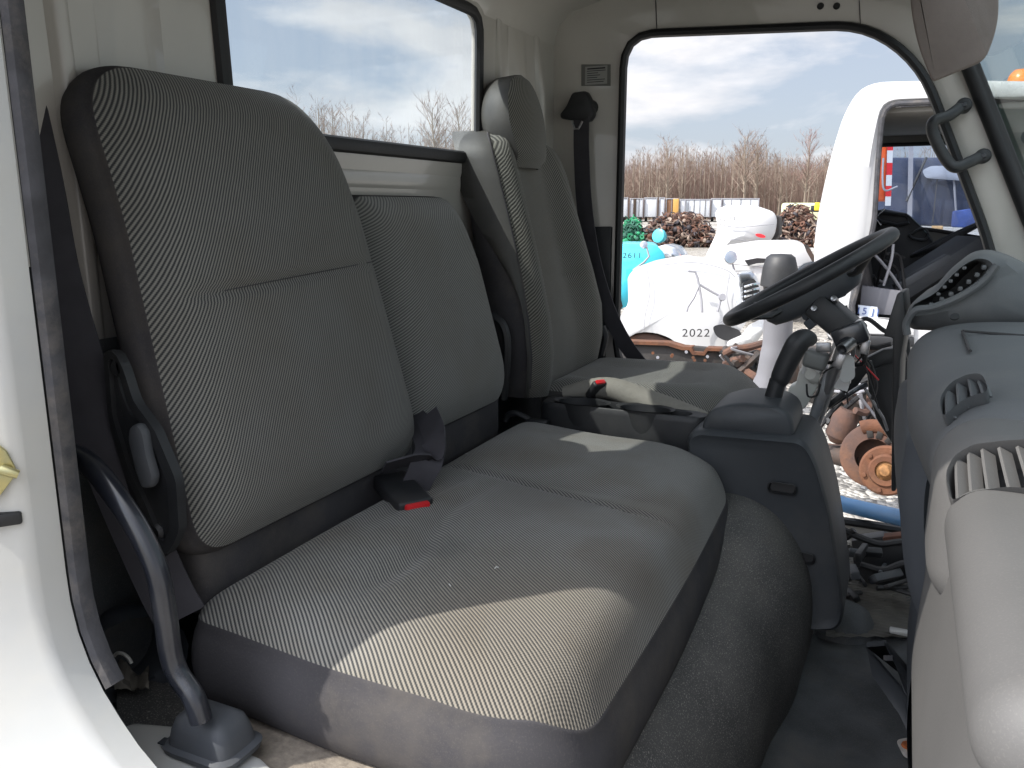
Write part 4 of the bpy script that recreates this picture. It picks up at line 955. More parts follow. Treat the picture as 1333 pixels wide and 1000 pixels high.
# fluid reservoir
rv = thing('fluid_reservoir', P(1040,505,y=1.90), 'white plastic brake fluid reservoir with round cap beside the gear lever', 'reservoir')
mb = MB(); mb.prism([P(a,b,y=1.92) for a, b in rounded([(1040,482),(1050,478),(1066,486),(1064,505),(1048,532),(1034,538),(1024,532),(1026,505),(1036,500)], 4, 3)], (0,.05,0), .005); mb.build('bottle', mat('milky_plastic', (.72,.72,.66), .4, var=.05, dirt=.2), rv)
mb = MB(); mb.lathe([(0,.014),(.013,.014),(.015,.010),(.015,-.006)], P(1058,490,y=1.905), (-.3,-.8,.5), 18); mb.build('cap', mat('cap_white', (.75,.74,.68), .45), rv)
mb = MB(); mb.tube([P(1046,486,y=1.92), P(1047,474,y=1.92)], .005, 8); mb.build('spout', M['white'], rv)
mb = MB(); mb.tube(spline([P(1050,500,y=1.89), P(1052,516,y=1.89), P(1064,514,y=1.89), P(1068,500,y=1.89)], 5), .0022, 6); mb.build('cap_tether', M['rubber'], rv)
# pedal frame and dark brackets hanging under the missing driver dash
pf = thing('pedal_frame', P(1140,520,y=2.0), 'black pedal bracket and linkage hanging under the stripped driver dash', 'pedal bracket')
mb = MB(); mb.prism([P(a,b,y=2.02) for a, b in ((1092,508),(1120,470),(1150,455),(1178,452),(1182,470),(1150,476),(1128,486),(1104,520))], (0,.03,0), .004); mb.build('frame_arm', M['black'], pf)
mb = MB(); mb.tube([P(1082,528,y=1.98), P(1118,505,y=1.99), P(1128,500,y=2.0)], .006, 8); mb.build('pedal_arm', M['blackmetal'], pf)
mb = MB(); mb.bar(P(1078,528,y=1.97), P(1098,512,y=1.97), .03, .012, bev=.003); mb.build('pedal_pad', M['black'], pf)
mb = MB(); mb.tube([P(1126,506,y=2.0), P(1150,545,y=2.02), P(1155,560,y=2.05)], .0035, 6); mb.build('link_rod', M['steel'], pf)
mb = MB(); mb.prism([P(a,b,y=2.12) for a, b in ((1128,470),(1185,440),(1190,600),(1185,640),(1168,590),(1140,545),(1130,510))], (0,.04,0), .006)
mb.build('kick_panel', M['black'], pf)
mb = MB(); mb.prism([P(a,b,y=1.75) for a, b in ((1168,382),(1176,380),(1180,420),(1172,470),(1166,640),(1160,640),(1162,440),(1150,438))], (.01,.10,0), .003); mb.build('dash_bracket', M['black'], pf)
for i, q in enumerate(([(1110,425),(1128,415),(1150,430),(1165,436)], [(1120,440),(1135,452),(1160,448)], [(1100,398),(1105,420),(1120,432)], [(1132,470),(1140,500),(1136,520)])):
    mb = MB(); mb.tube(spline([P(a,b,y=1.97) for a,b in q], 5), .005, 6); mb.build('cable', M['rubber'], pf)
# driver floor: ribbed mat, blue tube, black wreck of brackets
fm_ = thing('ribbed_mat', P(1130,760,z=-.868), 'grey ribbed rubber mat on the driver footwell floor', 'floor mat')
def mfn(u, v):
    a = P(1088 + 100*u, 0, d=1); 
    p = P(1075 + (1215-1075)*u, 690 + 140*v, z=-.866); q = p.copy(); q.z += .0035*(1 if math.sin((p.y)*420) > 0 else 0); return q
mb = grid_panel(mfn, lin(0,1,14), lin(0,1,260)); mb.build('mat_sheet', mat('mat_rubber', (.10,.095,.085), .85, var=.2, vscale=12, bump=.3, bscale=150, dirt=.6, dcol=(.19,.17,.14)), fm_, angle=20)
bt = thing('blue_tube', P(1140,668,y=2.2), 'light blue hollow plastic tube lying across the driver door sill', 'tube')
a_, b_ = P(1090,655,y=2.30), P(1188,678,y=2.06); dd_ = (b_-a_).normalized()
mb = MB(); L_ = (b_-a_).length
mb.lathe([(.012,0),(.022,.0),(.022,.02),(.0205,.022),(.0205,L_-.02),(.022,L_-.018),(.022,L_),(.019,L_),(.019,L_-.05),(0,L_-.05)], a_, dd_, 20); mb.build('tube_wall', mat('blue_plastic', (.09,.26,.52), .4, var=.08, dirt=.2), bt)
wk = thing('dash_wreckage', P(1150,740,z=-.82), 'heap of broken black dash brackets lying on the ribbed mat', 'bracket pile')
rnd = random.Random(11)
mb = MB(); mb.prism([P(a,b,y=1.98) for a, b in ((1108,704),(1150,698),(1178,712),(1205,722),(1205,735),(1180,760),(1130,765),(1112,745))], (0,.04,0), .004); w0 = mb.build('main_bracket', M['black'], wk)
for i in range(16):
    px, py = rnd.uniform(1102,1205), rnd.uniform(702,775); c = P(px, py, y=rnd.uniform(1.86,1.95)); c.z = max(c.z, -.85)
    mb = MB(); rot = Matrix.Rotation(rnd.uniform(0,3),3,'Z') @ Matrix.Rotation(rnd.uniform(-.8,.8),3,'X')
    mb.box(c, (rnd.uniform(.02,.08), rnd.uniform(.006,.02), rnd.uniform(.008,.03)), rot, .003); mb.build('broken_bracket', M['black'] if i % 4 else M['dashdark'], wk)
for q in ([(1098,690),(1120,700),(1145,708),(1168,706),(1210,700)], [(1088,692),(1100,700),(1112,690)], [(1120,735),(1150,742),(1180,733),(1210,742)]):
    mb = MB(); mb.tube(spline([P(a,b,y=1.93) for a,b in q], 5), .008, 8); mb.build('harness', M['rubber'], wk)
mb = MB(); mb.bar(P(1150,702,y=1.99), P(1215,695,y=1.99), .03,.02,bev=.004); mb.build('rusty_bar', mat('rusty_dark', (.10,.045,.03), .9, var=.4, vscale=30), wk)

rnd = random.Random(31)
for i in range(9):
    q = [P(1050+rnd.uniform(0,60), 385+rnd.uniform(0,40), y=1.90), P(1070+rnd.uniform(0,60), 420+rnd.uniform(0,60), y=1.88+rnd.uniform(0,.08)), P(1060+rnd.uniform(0,100), 470+rnd.uniform(0,70), y=1.92)]
    mb = MB(); mb.tube(spline(q, 6), rnd.choice([.0018,.003,.0045]), 6); mb.build('wire', (M['rubber'], M['steel'], M['rubber'], M['red'] if i == 3 else M['rubber'])[i % 4], stc)
for (px, py, w, h) in ((1072,452,.03,.02), (1094,470,.022,.035), (1056,440,.02,.014), (1112,424,.03,.012), (1126,452,.018,.03)):
    mb = MB(); mb.box(P(px, py, y=1.86), (w, .008, h), Matrix.Rotation(rnd.uniform(-.8,.8),3,'Y'), .002); mb.build('metal_bracket', M['steel'], stc)
# ================================================================ outside
GZ = -1.75
def gravel_mat():
    m = bpy.data.materials.new('pale_gravel'); n, l = nt(m); b = n['Principled BSDF']; b.inputs['Roughness'].default_value = .95
    tc = n.new('ShaderNodeTexCoord')
    v = n.new('ShaderNodeTexVoronoi'); v.inputs['Scale'].default_value = 26; l.new(tc.outputs['Object'], v.inputs['Vector'])
    no = n.new('ShaderNodeTexNoise'); no.inputs['Scale'].default_value = .35; no.inputs['Detail'].default_value = 8; l.new(tc.outputs['Object'], no.inputs['Vector'])
    r1 = n.new('ShaderNodeValToRGB'); e = r1.color_ramp.elements; e[0].color = (.13,.125,.12,1); e[1].color = (.50,.485,.455,1); e[1].position = .8
    sep = n.new('ShaderNodeSeparateColor'); l.new(v.outputs['Color'], sep.inputs[0]); l.new(sep.outputs[0], r1.inputs['Fac'])
    r2 = n.new('ShaderNodeValToRGB'); e = r2.color_ramp.elements; e[0].position = .35; e[0].color = (.62,.58,.52,1); e[1].position = .65; e[1].color = (1,1,1,1); l.new(no.outputs['Fac'], r2.inputs['Fac'])
    mx = n.new('ShaderNodeMix'); mx.data_type = 'RGBA'; mx.blend_type = 'MULTIPLY'; mx.inputs[0].default_value = 1
    l.new(r1.outputs['Color'], mx.inputs[6]); l.new(r2.outputs['Color'], mx.inputs[7]); l.new(mx.outputs[2], b.inputs['Base Color'])
    bp = n.new('ShaderNodeBump'); bp.inputs['Strength'].default_value = 1; bp.inputs['Distance'].default_value = .03; bp.invert = True
    l.new(v.outputs['Distance'], bp.inputs['Height']); l.new(bp.outputs['Normal'], b.inputs['Normal'])
    return m
mb = grid_panel(lambda u, v: (u, v, GZ), [-1500,-400,-120,-40,-10,0,10,40,120,400,1500], [-1500,-400,-120,-40,-10,0,10,40,120,400,1500])
tag(mb.build('ground', gravel_mat(), None, smooth=False), kind='structure')

W_ = mat('yard_white_paint', (.56,.56,.56), .35, var=.05, vscale=1.2, coat=.3, dirt=.5, dcol=(.55,.53,.48))  # slightly dirty white paint of the bodies standing outside
RU = mat('rust', (.14,.055,.025), .9, col2=(.07,.032,.020), vscale=14, bump=.7, bscale=60, dirt=.5, dcol=(.20,.10,.045))
RD = mat('rust_brown', (.10,.05,.034), .9, col2=(.06,.04,.035), vscale=9, bump=.6, bscale=40, dirt=.4, dcol=(.28,.12,.05))
GR = mat('oily_frame', (.025,.022,.02), .7, var=.4, vscale=9, bump=.4, bscale=50, dirt=.5, dcol=(.12,.06,.035))
CY = mat('cyan_paint', (.045,.45,.56), .35, var=.05, vscale=2, coat=.4)
CH = mat('chrome', (.75,.77,.80), .12, metal=1, var=.05)
GY = mat('grey_pipe_paint', (.25,.25,.27), .5, var=.08, vscale=5, dirt=.3, dcol=(.25,.22,.19))
DK = mat('dark_glass', (.015,.02,.025), .12, var=.1)
CABIN = mat('cabin_trim', (.22,.215,.20), .8, var=.1, vscale=5)

def bulged(outline_px, d, depth, bulge, m, name, parent, r=6, ring=(0,.04,.10,.2,.35,.55,.8), y=None):
    """body panel traced at its own distance: domed towards the viewer side, real thickness behind"""
    o = [Vector(p) for p in rounded(outline_px, r, 4)]; o = resample(o, max(60, len(o)))
    p3 = [P(p.x, p.y, d=d) if y is None else P(p.x, p.y, y=y) for p in o]; c = sum(p3, Vector()) / len(p3)
    nv = -Vector((c.x, c.y, 0)).normalized(); mb = MB()
    L = [shift(p3, -nv * depth), shift(p3, -nv * depth * .5), p3]
    for k in ring[1:]:
        L.append([c + (p - c) * (1 - k) + nv * bulge * (1 - (1 - k) ** 2.4) for p in p3])
    mb.loft(L, closed=True); mb.face([mb.v(p) for p in L[-1]]); mb.face([mb.v(p) for p in L[0]])
    return mb.build(name, m, parent, angle=55)
def text(s, loc, size, m, parent, xdir, updir, name='lettering', sx=1.0, ext=.002):
    cv = bpy.data.curves.new(name, 'FONT'); cv.body = s; cv.size = size; cv.extrude = ext; cv.align_x = 'CENTER'; cv.align_y = 'CENTER'; cv.offset = .0; cv.space_character = 1.15
    cv.materials.append(m); o = bpy.data.objects.new(name, cv); COL.objects.link(o)
    x = Vector(xdir).normalized(); u = Vector(updir); u = (u - x * u.dot(x)).normalized(); z = x.cross(u)
    Mx = Matrix((x * sx, u, z)).transposed().to_4x4(); Mx.translation = Vector(loc)
    dg = bpy.context.evaluated_depsgraph_get(); me = bpy.data.meshes.new_from_object(o.evaluated_get(dg)); COL.objects.unlink(o); bpy.data.objects.remove(o)
    root = parent
    while root.parent is not None: root = root.parent
    me.transform(Mx); me.transform(Matrix.Translation(-root.location)); me.materials.clear(); me.materials.append(m)
    ob = bpy.data.objects.new(name, me); COL.objects.link(ob); ob.parent = parent; return ob
INK = mat('marker_ink', (.02,.018,.02), .6)
right = Vector((cr.x, cr.y, 0))

# ---------------------------------------------------------------- neighbouring truck
YT = 5.0
nb = thing('parked_truck', (.4, 5.9, GZ), 'white doorless truck cab with an amber beacon parked beside the stripped cab', 'truck')
oo = [(1117,116),(1140,106),(1262,103),(1290,122),(1352,330),(1356,420),(1350,470),(1120,452),(1078,446),(1064,400),(1058,330),(1063,285),(1078,214),(1097,150)]
io = [(1150,136),(1243,132),(1258,155),(1310,340),(1310,408),(1240,418),(1113,418),(1108,404),(1124,345),(1138,292),(1143,210)]
o_ = resample([Vector(p) for p in rounded(oo, [18,20,12,16,20,14,10,10,14,30,30,30,30,20], 5)], 110)
i_ = [Vector(p) for p in rounded(io, [22,22,20,20,10,10,8,8,16,16,16], 5)]
cI = Vector((1205, 280)); A = by_angle([Vector(p) for p in o_], cI, 120); B = by_angle(i_, cI, 120)
A3 = [P(p.x, p.y, y=YT) for p in A]; B3 = [P(p.x, p.y, y=YT) for p in B]; cA = sum(A3, Vector())/120
mb = MB(); mb.loft([shift([cA + (p-cA)*.97 for p in A3], (0,.0,0)), shift([cA+(p-cA)*.985 for p in A3], (0,-.01,0)), shift(mixl(A3,B3,.25), (0,-.012,0)), shift(mixl(A3,B3,.8), (0,-.006,0)), shift(mixl(A3,B3,.86), (0,.012,0)), shift(B3,(0,.02,0)), shift(B3,(0,.10,0)), shift(mixl(A3,B3,.8),(0,.11,0))], closed=True)
mb.build('near_side', W_, nb, angle=50)
mb = MB(); mb.loft([shift([cA + (p-cA)*.97 for p in A3], (0,.0,0)), shift([cA + (p-cA)*1.0 for p in A3],(0,.03,0)), shift([cA + (p-cA)*1.01 for p in A3],(0,.09,0)), shift([cA + (p-cA)*1.01 for p in A3],(0,1.75,0)), shift([cA + (p-cA)*.97 for p in A3],(0,1.84,0))][0:2] + [shift([cA + (p-cA)*1.01 for p in A3],(0,.09,0)), shift([cA + (p-cA)*1.01 for p in A3],(0,1.75,0))], closed=True)
# only keep roof and rear faces of the wrap (front becomes the windshield)
for f in list(mb.bm.faces):
    c = f.calc_center_median()
    if c.x > 1.02 or (c.z < -.60 and c.x > -.3): mb.bm.faces.remove(f)
mb.build('cab_wrap', W_, nb, angle=50)
mb = MB(); sI = [P(p.x, p.y, y=YT) for p in B]; 
mb.loft([shift([cI3 for cI3 in B3], (0,-.004,0)), shift(B3, (0,-.012,0))], closed=True)
k = 8; n_ = len(B3); rings = []
for i in range(n_):
    t = (B3[(i+1)%n_] - B3[i-1]).normalized(); b = t.cross(Vector((0,1,0)))
    rings.append([mb.v(B3[i] + Vector((0,1,0))*math.cos(2*math.pi*j/k)*.014 + b*math.sin(2*math.pi*j/k)*.014) for j in range(k)])
for i in range(n_):
    for j in range(k): mb.face([rings[i][j], rings[i][(j+1)%k], rings[(i+1)%n_][(j+1)%k], rings[(i+1)%n_][j]])
mb.build('door_seal', M['trimgrey'], nb)
# interior: lining, far side with window, far door panel
fx0, fx1, fz0, fz1 = -.30, 1.05, -.72, .52
mb = MB(); mb.box((.4,5.92,.50),(1.45,1.70,.03),bev=.01); mb.build('roof_lining', CABIN, nb)
YB = 6.72
win2 = [P(a,b,y=YB) for a,b in rounded([(1120,190),(1250,186),(1300,300),(1290,312),(1218,300),(1135,292),(1120,280)], 6, 3)]
w2 = resample([Vector((p.x,p.z)) for p in win2], 60); rc = ray_rect(w2, -.42, 1.25, -.78, .50)
mb = MB(); mb.frame([Vector((p.x,YB,p.y)) for p in rc], [Vector((p.x,YB,p.y)) for p in w2], (0,.06,0)); mb.build('far_door', CABIN, nb, smooth=False)
mb = MB(); ringseal(mb, [Vector((p.x,YB-.002,p.y)) for p in w2], Vector((0,1,0)), .014); mb.build('window_seal', M['rubber'], nb)
mb = MB(); mb.face([mb.v((p.x,YB+.03,p.y)) for p in w2]); mb.build('door_glass', glass('dusty_door_glass', (.55,.62,.74), .05), nb, smooth=False)
dp = [P(a,b,y=6.60) for a,b in rounded([(1135,275),(1150,272),(1182,278),(1205,300),(1225,330),(1250,345),(1250,400),(1120,400),(1120,300)], 6, 4)]
mb = MB(); mb.prism(dp, (0,.08,0), .02); dpn = mb.build('far_door_panel', M['black'], nb)
mb = MB(); mb.tube([P(a,b,y=6.56) for a,b in ((1146,276),(1180,280),(1183,290),(1168,293),(1146,288),(1141,284))], .012, 8); mb.build('armrest_pull', M['bluegrey'], dpn)
mb = MB(); mb.tube([P(a,b,y=6.54) for a,b in ((1152,272),(1139,284),(1147,293))], .008, 6); mb.build('window_crank', CH, dpn)
mb = MB(); mb.tube(spline([P(a,b,y=6.55) for a,b in ((1184,305),(1200,297),(1208,303),(1204,312),(1188,310),(1184,305))], 4), .008, 6); mb.build('door_latch_pull', M['bluegrey'], dpn)
# steering wheel, dash and bulkhead in its cab
mb = MB(); s0 = P(1232,312,y=6.3); q = [s0 + (Vector((.86,0,.50))*math.cos(a)*.23 + Vector((0,1,0))*math.sin(a)*.23) for a in lin(0, 2*math.pi, 40)]; mb.tube(q, .014, 8); mb.tube([q[0], s0, q[20]], .012, 6); mb.tube([s0, s0+Vector((.15,0,-.25))], .03, 8); mb.build('steering_wheel', M['black'], nb)
mb = MB(); mb.bar(P(1150,388,y=5.55), P(1265,315,y=5.9), .22, .10, bev=.02); mb.build('dash_shell', M['dashdark'], nb)
mb = MB(); mb.bar(P(1165,375,y=5.35), P(1235,335,y=5.45), .06, .05, bev=.008); mb.build('loose_panel', M['bluegrey'], nb)
mb = MB(); mb.box((.30,5.9,-.74),(1.3,1.6,.05),bev=.01); mb.build('cab_floor', M['carpet'], nb)
mb = MB(); mb.box((-.32,5.9,-.25),(.05,1.6,.95),bev=.01); mb.build('back_lining', M['black'], nb)
mb = MB(); mb.box(P(1118,345,y=5.5),(.12,.55,.55),Matrix.Rotation(R(-12),3,'Y'),.04); mb.build('seat_back', M['sidefab'], nb)
rnd = random.Random(5)
for i in range(6):
    mb = MB(); q = [P(1125+rnd.uniform(-8,55), 300+rnd.uniform(20,100), y=rnd.uniform(5.2,5.7)) for _ in range(4)]; mb.tube(spline(q,6), .009, 6); mb.build('loose_wire', M['rubber'] if i % 3 else GY, nb)
mb = MB(); mb.tube(spline([P(1163,318,y=5.2), P(1160,340,y=5.2), P(1150,372,y=5.2)],5), .008, 6); mb.build('loose_wire', GY, nb)
mb = MB(); mb.prism([P(a,b,y=5.12) for a,b in ((1122,372),(1180,380),(1182,412),(1118,408))], (0,.04,0), .005); mb.build('seat_riser', mat('riser_grey', (.12,.12,.135), .6), nb)
mb = MB(); mb.prism([P(a,b,y=4.96) for a,b in ((1106,413),(1190,420),(1190,437),(1104,434))], (0,.12,0), .006); mb.build('door_step', W_, nb)
mb = MB(); mb.prism([P(a,b,y=4.95) for a,b in ((1104,436),(1190,440),(1190,452),(1106,450))], (0,.10,0), .006); mb.build('step_edge', M['black'], nb)
pl_ = [P(a,b,y=5.06) for a,b in ((1117,397),(1142,400),(1143,415),(1119,412))]
mb = MB(); mb.prism(pl_, (0,.004,0)); pt = mb.build('licence_plate', mat('plate_white', (.55,.60,.68), .5), nb)
text('15 J1', sum(pl_, Vector())/4 + Vector((0,-.004,0)), .055, mat('plate_ink', (.05,.09,.25), .5), pt, pl_[1]-pl_[0], (0,0,1))
mb = MB(); mb.prism([P(a,b,y=5.0) for a,b in ((1250,104),(1470,107),(1470,124),(1286,128),(1262,128))], (0,1.7,0), .02); mb.build('roof_brow', W_, nb)
mb = MB(); mb.face([mb.v(p) for p in (P(1287,127,y=5.04), P(1470,123,y=5.5), P(1490,360,y=5.5), P(1354,360,y=5.04))]); mb.build('windshield', glass('green_windshield', (.30,.50,.46), .05), nb, smooth=False)
mb = MB(); mb.tube([P(1290,131,y=5.03), P(1400,129,y=5.3), P(1470,128,y=5.5)], .014, 6); mb.build('windshield_seal', M['rubber'], nb)
mb = MB(); 
for i in range(5):
    c = Vector((.95+.05*i, 5.5+.1*i, -.30+.02*(i%3))); mb.box(c, (.20,.22,.14), Matrix.Rotation(.3*i,3,'Z'), .03)
for i in range(4): pass
mb.build('dash_clutter', M['dashdark'], nb)
# amber beacon
bc = thing('amber_beacon', P(1328,108,y=5.5), 'round amber beacon standing on the roof of the white doorless truck', 'beacon')
bb = P(1328,111,y=5.5)
mb = MB(); mb.lathe([(0,.085),(.035,.080),(.058,.055),(.068,.02),(.068,0),(0,0)], bb, (0,0,1), 24); mb.build('amber_lens', mat('amber_lens', (.85,.22,.02), .2, var=.1, coat=.6), bc)
mb = MB(); mb.lathe([(.074,0),(.074,-.05),(.05,-.07)], bb, (0,0,1), 20); mb.build('beacon_base', M['black'], bc)
# its chassis with bare rusty hub
hb = thing('wheel_hub', P(1152,612,y=4.45), 'rusty orange wheel hub with studs under the white doorless truck', 'wheel hub')
hc = P(1153,613,y=4.45); ha = Vector((-.12,-1,.16)).normalized()
mb = MB(); mb.lathe([(.05,.0),(.05,.02),(.075,.022),(.085,.008),(.118,.008),(.128,.0),(.128,-.022),(.10,-.03)], hc, ha, 40); hf = mb.build('hub_flange', RU, hb, angle=35)
mb = MB(); mb.lathe([(0,.045),(.022,.042),(.032,.03),(.036,.01),(.052,.004),(.052,-.03)], hc, ha, 28); mb.build('grease_cap', mat('rust_gold', (.24,.12,.045), .6, metal=.3, var=.4, vscale=60, bump=.4, bscale=90), hf, angle=40)
u_ = ha.cross(Vector((0,0,1))).normalized(); v_ = ha.cross(u_)
for i in range(6):
    a = i*math.pi/3 + .35; mb = MB(); mb.lathe([(0,.024),(.011,.022),(.012,0)], hc + (u_*math.cos(a)+v_*math.sin(a))*.103, ha, 8); mb.build('wheel_stud', RU, hf)
bk = hc - ha*.10 + Vector((-.075,0,.06))
mb = MB(); mb.lathe([(.09,.03),(.15,.03),(.165,.02),(.168,-.05),(.12,-.06),(.0,-.06)], bk, ha, 40); rt = mb.build('brake_rotor', RD, hb, angle=35)
mb = MB(); mb.tube([bk + (u_*math.cos(a)+v_*math.sin(a))*.155 + ha*.02 for a in lin(-2.6,-1.1,14)], [.03]*14, 10, flat=1.3); mb.build('brake_caliper', RU, hb)
for a in (-2.2,-1.75,-1.35):
    mb = MB(); mb.box(bk + (u_*math.cos(a)+v_*math.sin(a))*.118 + ha*.035, (.045,.01,.03), Matrix.Rotation(-a,3,'Y'), .003); mb.build('rotor_vent', GR, rt)
ax_ = thing('truck_axle', P(1080,590,y=4.9), 'dark greasy axle beam and springs behind the rusty wheel hub', 'axle')
mb = MB(); mb.tube([P(1040,590,y=4.9), P(1085,592,y=4.85), P(1130,600,y=4.65)], [.05,.055,.07], 10); mb.build('axle_beam', GR, ax_)
for i in range(4):
    mb = MB(); mb.bar(P(1045,578+i*5,y=5.0), P(1120,584+i*5,y=5.0), .07, .012); mb.build('spring_leaf', RD, ax_)
mb = MB(); mb.lathe([(.0,.1),(.05,.1),(.07,.05),(.07,-.06),(.03,-.1)], P(1096,555,y=4.8), (.3,0,.95), 16); mb.build('damper', RD, ax_)
mb = MB(); mb.prism([P(a,b,y=5.05) for a,b in ((1040,452),(1300,460),(1300,560),(1210,575),(1130,560),(1100,540),(1040,520))], (0,.10,0), .01); mb.build('frame_rail', GR, ax_)
for i in range(14):
    mb = MB(); mb.tube(spline([P(1060+rnd.uniform(0,110), 455+rnd.uniform(0,110), y=rnd.uniform(4.7,5.0)) for _ in range(3)],5), rnd.choice([.008,.014,.02]), 6); mb.build('brake_line', (GR, M['rubber'], RD, GY)[i%4], ax_)
# ---------------------------------------------------------------- air intake stack
st_ = thing('intake_stack', P(1008,520,y=3.4), 'pale grey upright intake stack with a black rain cap beyond the steering wheel', 'intake stack')
mb = MB(); q = [P(1014,368,y=3.4), P(1013,420,y=3.4), P(1010,460,y=3.4), P(1002,500,y=3.4), P(990,535,y=3.4), P(985,560,y=3.4)]
mb.tube(spline(q,5), [.055]*5+[.056]*5+[.06]*5+[.066]*5+[.075]*5+[.08], 24); mb.build('stack_pipe', mat('stack_grey', (.17,.17,.185), .5, var=.1, vscale=4, dirt=.4, dcol=(.11,.10,.09)), st_, angle=60)
cp = P(1014,372,y=3.4)
mb = MB(); mb.lathe([(0,.125),(.040,.122),(.055,.11),(.066,.07),(.070,.03),(.072,.0),(.060,-.004),(.055,-.03)], cp, (0,0,1), 28); mb.build('rain_cap', M['black'], st_)
mb = MB(); mb.lathe([(.058,-.035),(.058,-.05),(.05,-.05)], cp, (0,0,1), 24); mb.build('cap_band', M['black'], st_)

# ---------------------------------------------------------------- white bonnet marked 2022
hd2 = thing('white_hood', P(890,450,d=8.5), 'white detached truck hood marked 2022 with an open wheel arch', 'truck hood')
bulged([(817,358),(850,346),(893,338),(952,350),(975,372),(985,398),(966,428),(944,455),(900,453),(884,449),(872,440),(856,434),(838,432),(820,436),(810,445),(790,446),(800,425),(818,395)], 8.5, .9, .03, W_, 'hood_shell', hd2, 5)
text('2022', P(906,434,d=8.40), .115, INK, hd2, right, (0,0,1), sx=1.12)
mb = MB(); q = [P(a,b,d=8.55) for a,b in ((808,448),(820,438),(838,434),(856,436),(872,443),(888,453),(888,466),(808,466))]; mb.prism(q, (-cf.x*-.3,.3,0), .02); mb.build('arch_liner', RD, hd2)
for a in ([(896,353),(905,354),(908,362),(910,372)], [(910,372),(903,388),(895,400),(894,406)], [(910,372),(913,390),(914,407)], [(910,370),(925,379),(938,386)], [(940,384),(937,395),(934,406)]):
    mb = MB(); mb.tube([P(p[0],p[1],d=8.30) for p in a], .012, 6); mb.build('mirror_bracket', GY, hd2)
mb = MB(); mb.lathe([(0,.02),(.035,.02),(.04,0)], P(940,387,d=8.28), -cf, 12); mb.build('bracket_foot', GY, hd2)
mb = MB(); mb.prism([P(a,b,d=8.32) for a,b in rounded([(927,425),(940,422),(962,430),(966,438),(960,443),(944,444),(932,438)],5,4)], (.0,.03,0)); mb.build('lamp_opening', M['rubber'], hd2)
bulged([(944,450),(952,446),(966,440),(975,428),(992,420),(1000,424),(985,446),(960,454)], 8.1, .3, .05, W_, 'bumper_corner', hd2, 4)
gr = thing('chrome_grille', P(972,400,d=8.0), 'tall chrome radiator grille shell behind the steering wheel rim', 'grille')
bulged([(953,366),(960,357),(978,354),(984,358),(989,375),(992,400),(975,408),(962,404),(956,388)], 8.0, .25, .012, CH, 'grille_shell', gr, 4)
mb = MB(); mb.prism([P(a,b,d=7.96) for a,b in rounded([(968,368),(980,362),(987,370),(991,392),(985,402),(974,402),(969,390)],3,3)], (0,.01,0)); mb.build('grille_opening', M['rubber'], gr)
for i in range(5):
    mb = MB(); mb.tube(spline([P(969,374+i*6.5,d=7.93), P(979,371+i*6.5,d=7.90), P(988,369+i*6.5,d=7.93)],4), .013, 6); mb.build('grille_bar', CH, gr)
# long rusty frame rails beside the hood
fr = thing('frame_rails', P(880,470,d=7), 'rusty perforated truck frame rails lying in front of the white hood', 'frame rails')
mb = MB(); mb.prism([P(a,b,d=7.0) for a,b in ((780,446),(870,449),(935,455),(1000,458),(1040,460),(1040,500),(780,500))], (.0,.10,0), .006); fr1 = mb.build('rail_web', GR, fr)
mb = MB(); mb.prism([P(a,b,d=6.96) for a,b in ((780,443),(870,446),(890,452),(900,452),(903,458),(915,459),(919,453),(1000,456),(1000,459),(921,457),(917,463),(901,462),(897,456),(888,456),(868,450),(780,447))], (0,.12,0)); mb.build('rail_flange', RU, fr1)
for i in range(16):
    mb = MB(); mb.lathe([(0,.004),(.013,.004),(.014,0)], P(842+rnd.uniform(0,110), 454+rnd.uniform(0,28), d=6.94), -cf, 8); mb.build('bolt_hole', GY if i % 2 else RU, fr1)
mb = MB(); mb.tube(spline([P(940,462,d=6.6), P(955,455,d=6.6), P(975,452,d=6.6), P(1000,445,d=6.6)],5), .03, 8); mb.build('exhaust_pipe', RD, fr)
for i in range(12):
    mb = MB(); q = [P(935+rnd.uniform(0,65), 450+rnd.uniform(0,50), d=6.4+rnd.uniform(0,.5)) for _ in range(3)]; mb.tube(spline(q,4), rnd.choice([.01,.016,.03]), 6); mb.build('loose_part', (GR,RD,GY,M['rubber'])[i%4], fr)

# ---------------------------------------------------------------- cyan hood and the white bodies behind
cy = thing('cyan_truck_hood', P(830,395,d=11), 'bright cyan truck hood marked 2611 standing behind the white hood', 'truck hood')
bulged([(790,325),(812,319),(856,320),(866,332),(868,352),(850,372),(820,398),(802,404),(785,395)], 11, 1.2, .12, CY, 'hood_shell', cy, 6)
text('2611', P(823,333,d=10.78), .095, INK, cy, right, (0,0,1), sx=1.2)
mb = MB(); mb.tube([P(a,b,d=10.75) for a,b in ((824,352),(838,342),(845,334),(842,322))], .014, 6); mb.build('mirror_arm', GY, cy)
mb = MB(); mb.lathe([(0,.02),(.05,.015),(.055,0)], P(838,319,d=10.75), -cf, 14); mb.build('mirror_head', CH, cy)
mb = MB(); mb.prism([P(a,b,d=11.3) for a,b in rounded([(852,322),(866,318),(880,322),(888,334),(884,340),(862,340)],3,3)], (0,.4,0), .02); mb.build('lamp_housing', CH, cy)
mb = MB(); mb.prism([P(a,b,d=10.9) for a,b in ((800,358),(806,366),(808,400),(798,410))], (0,.2,0), .01); mb.build('hood_hinge', GR, cy)
rf = thing('roof_fairing', P(960,345,d=17), 'tall white roof fairing with a red oval mark beyond the steering wheel', 'roof fairing')
bulged([(930,275),(945,267),(985,268),(1008,276),(1012,286),(1009,305),(1000,318),(975,322),(955,330),(930,340),(914,350),(918,335),(925,320),(935,298)], 17, 1.6, .3, W_, 'fairing_shell', rf, 6)
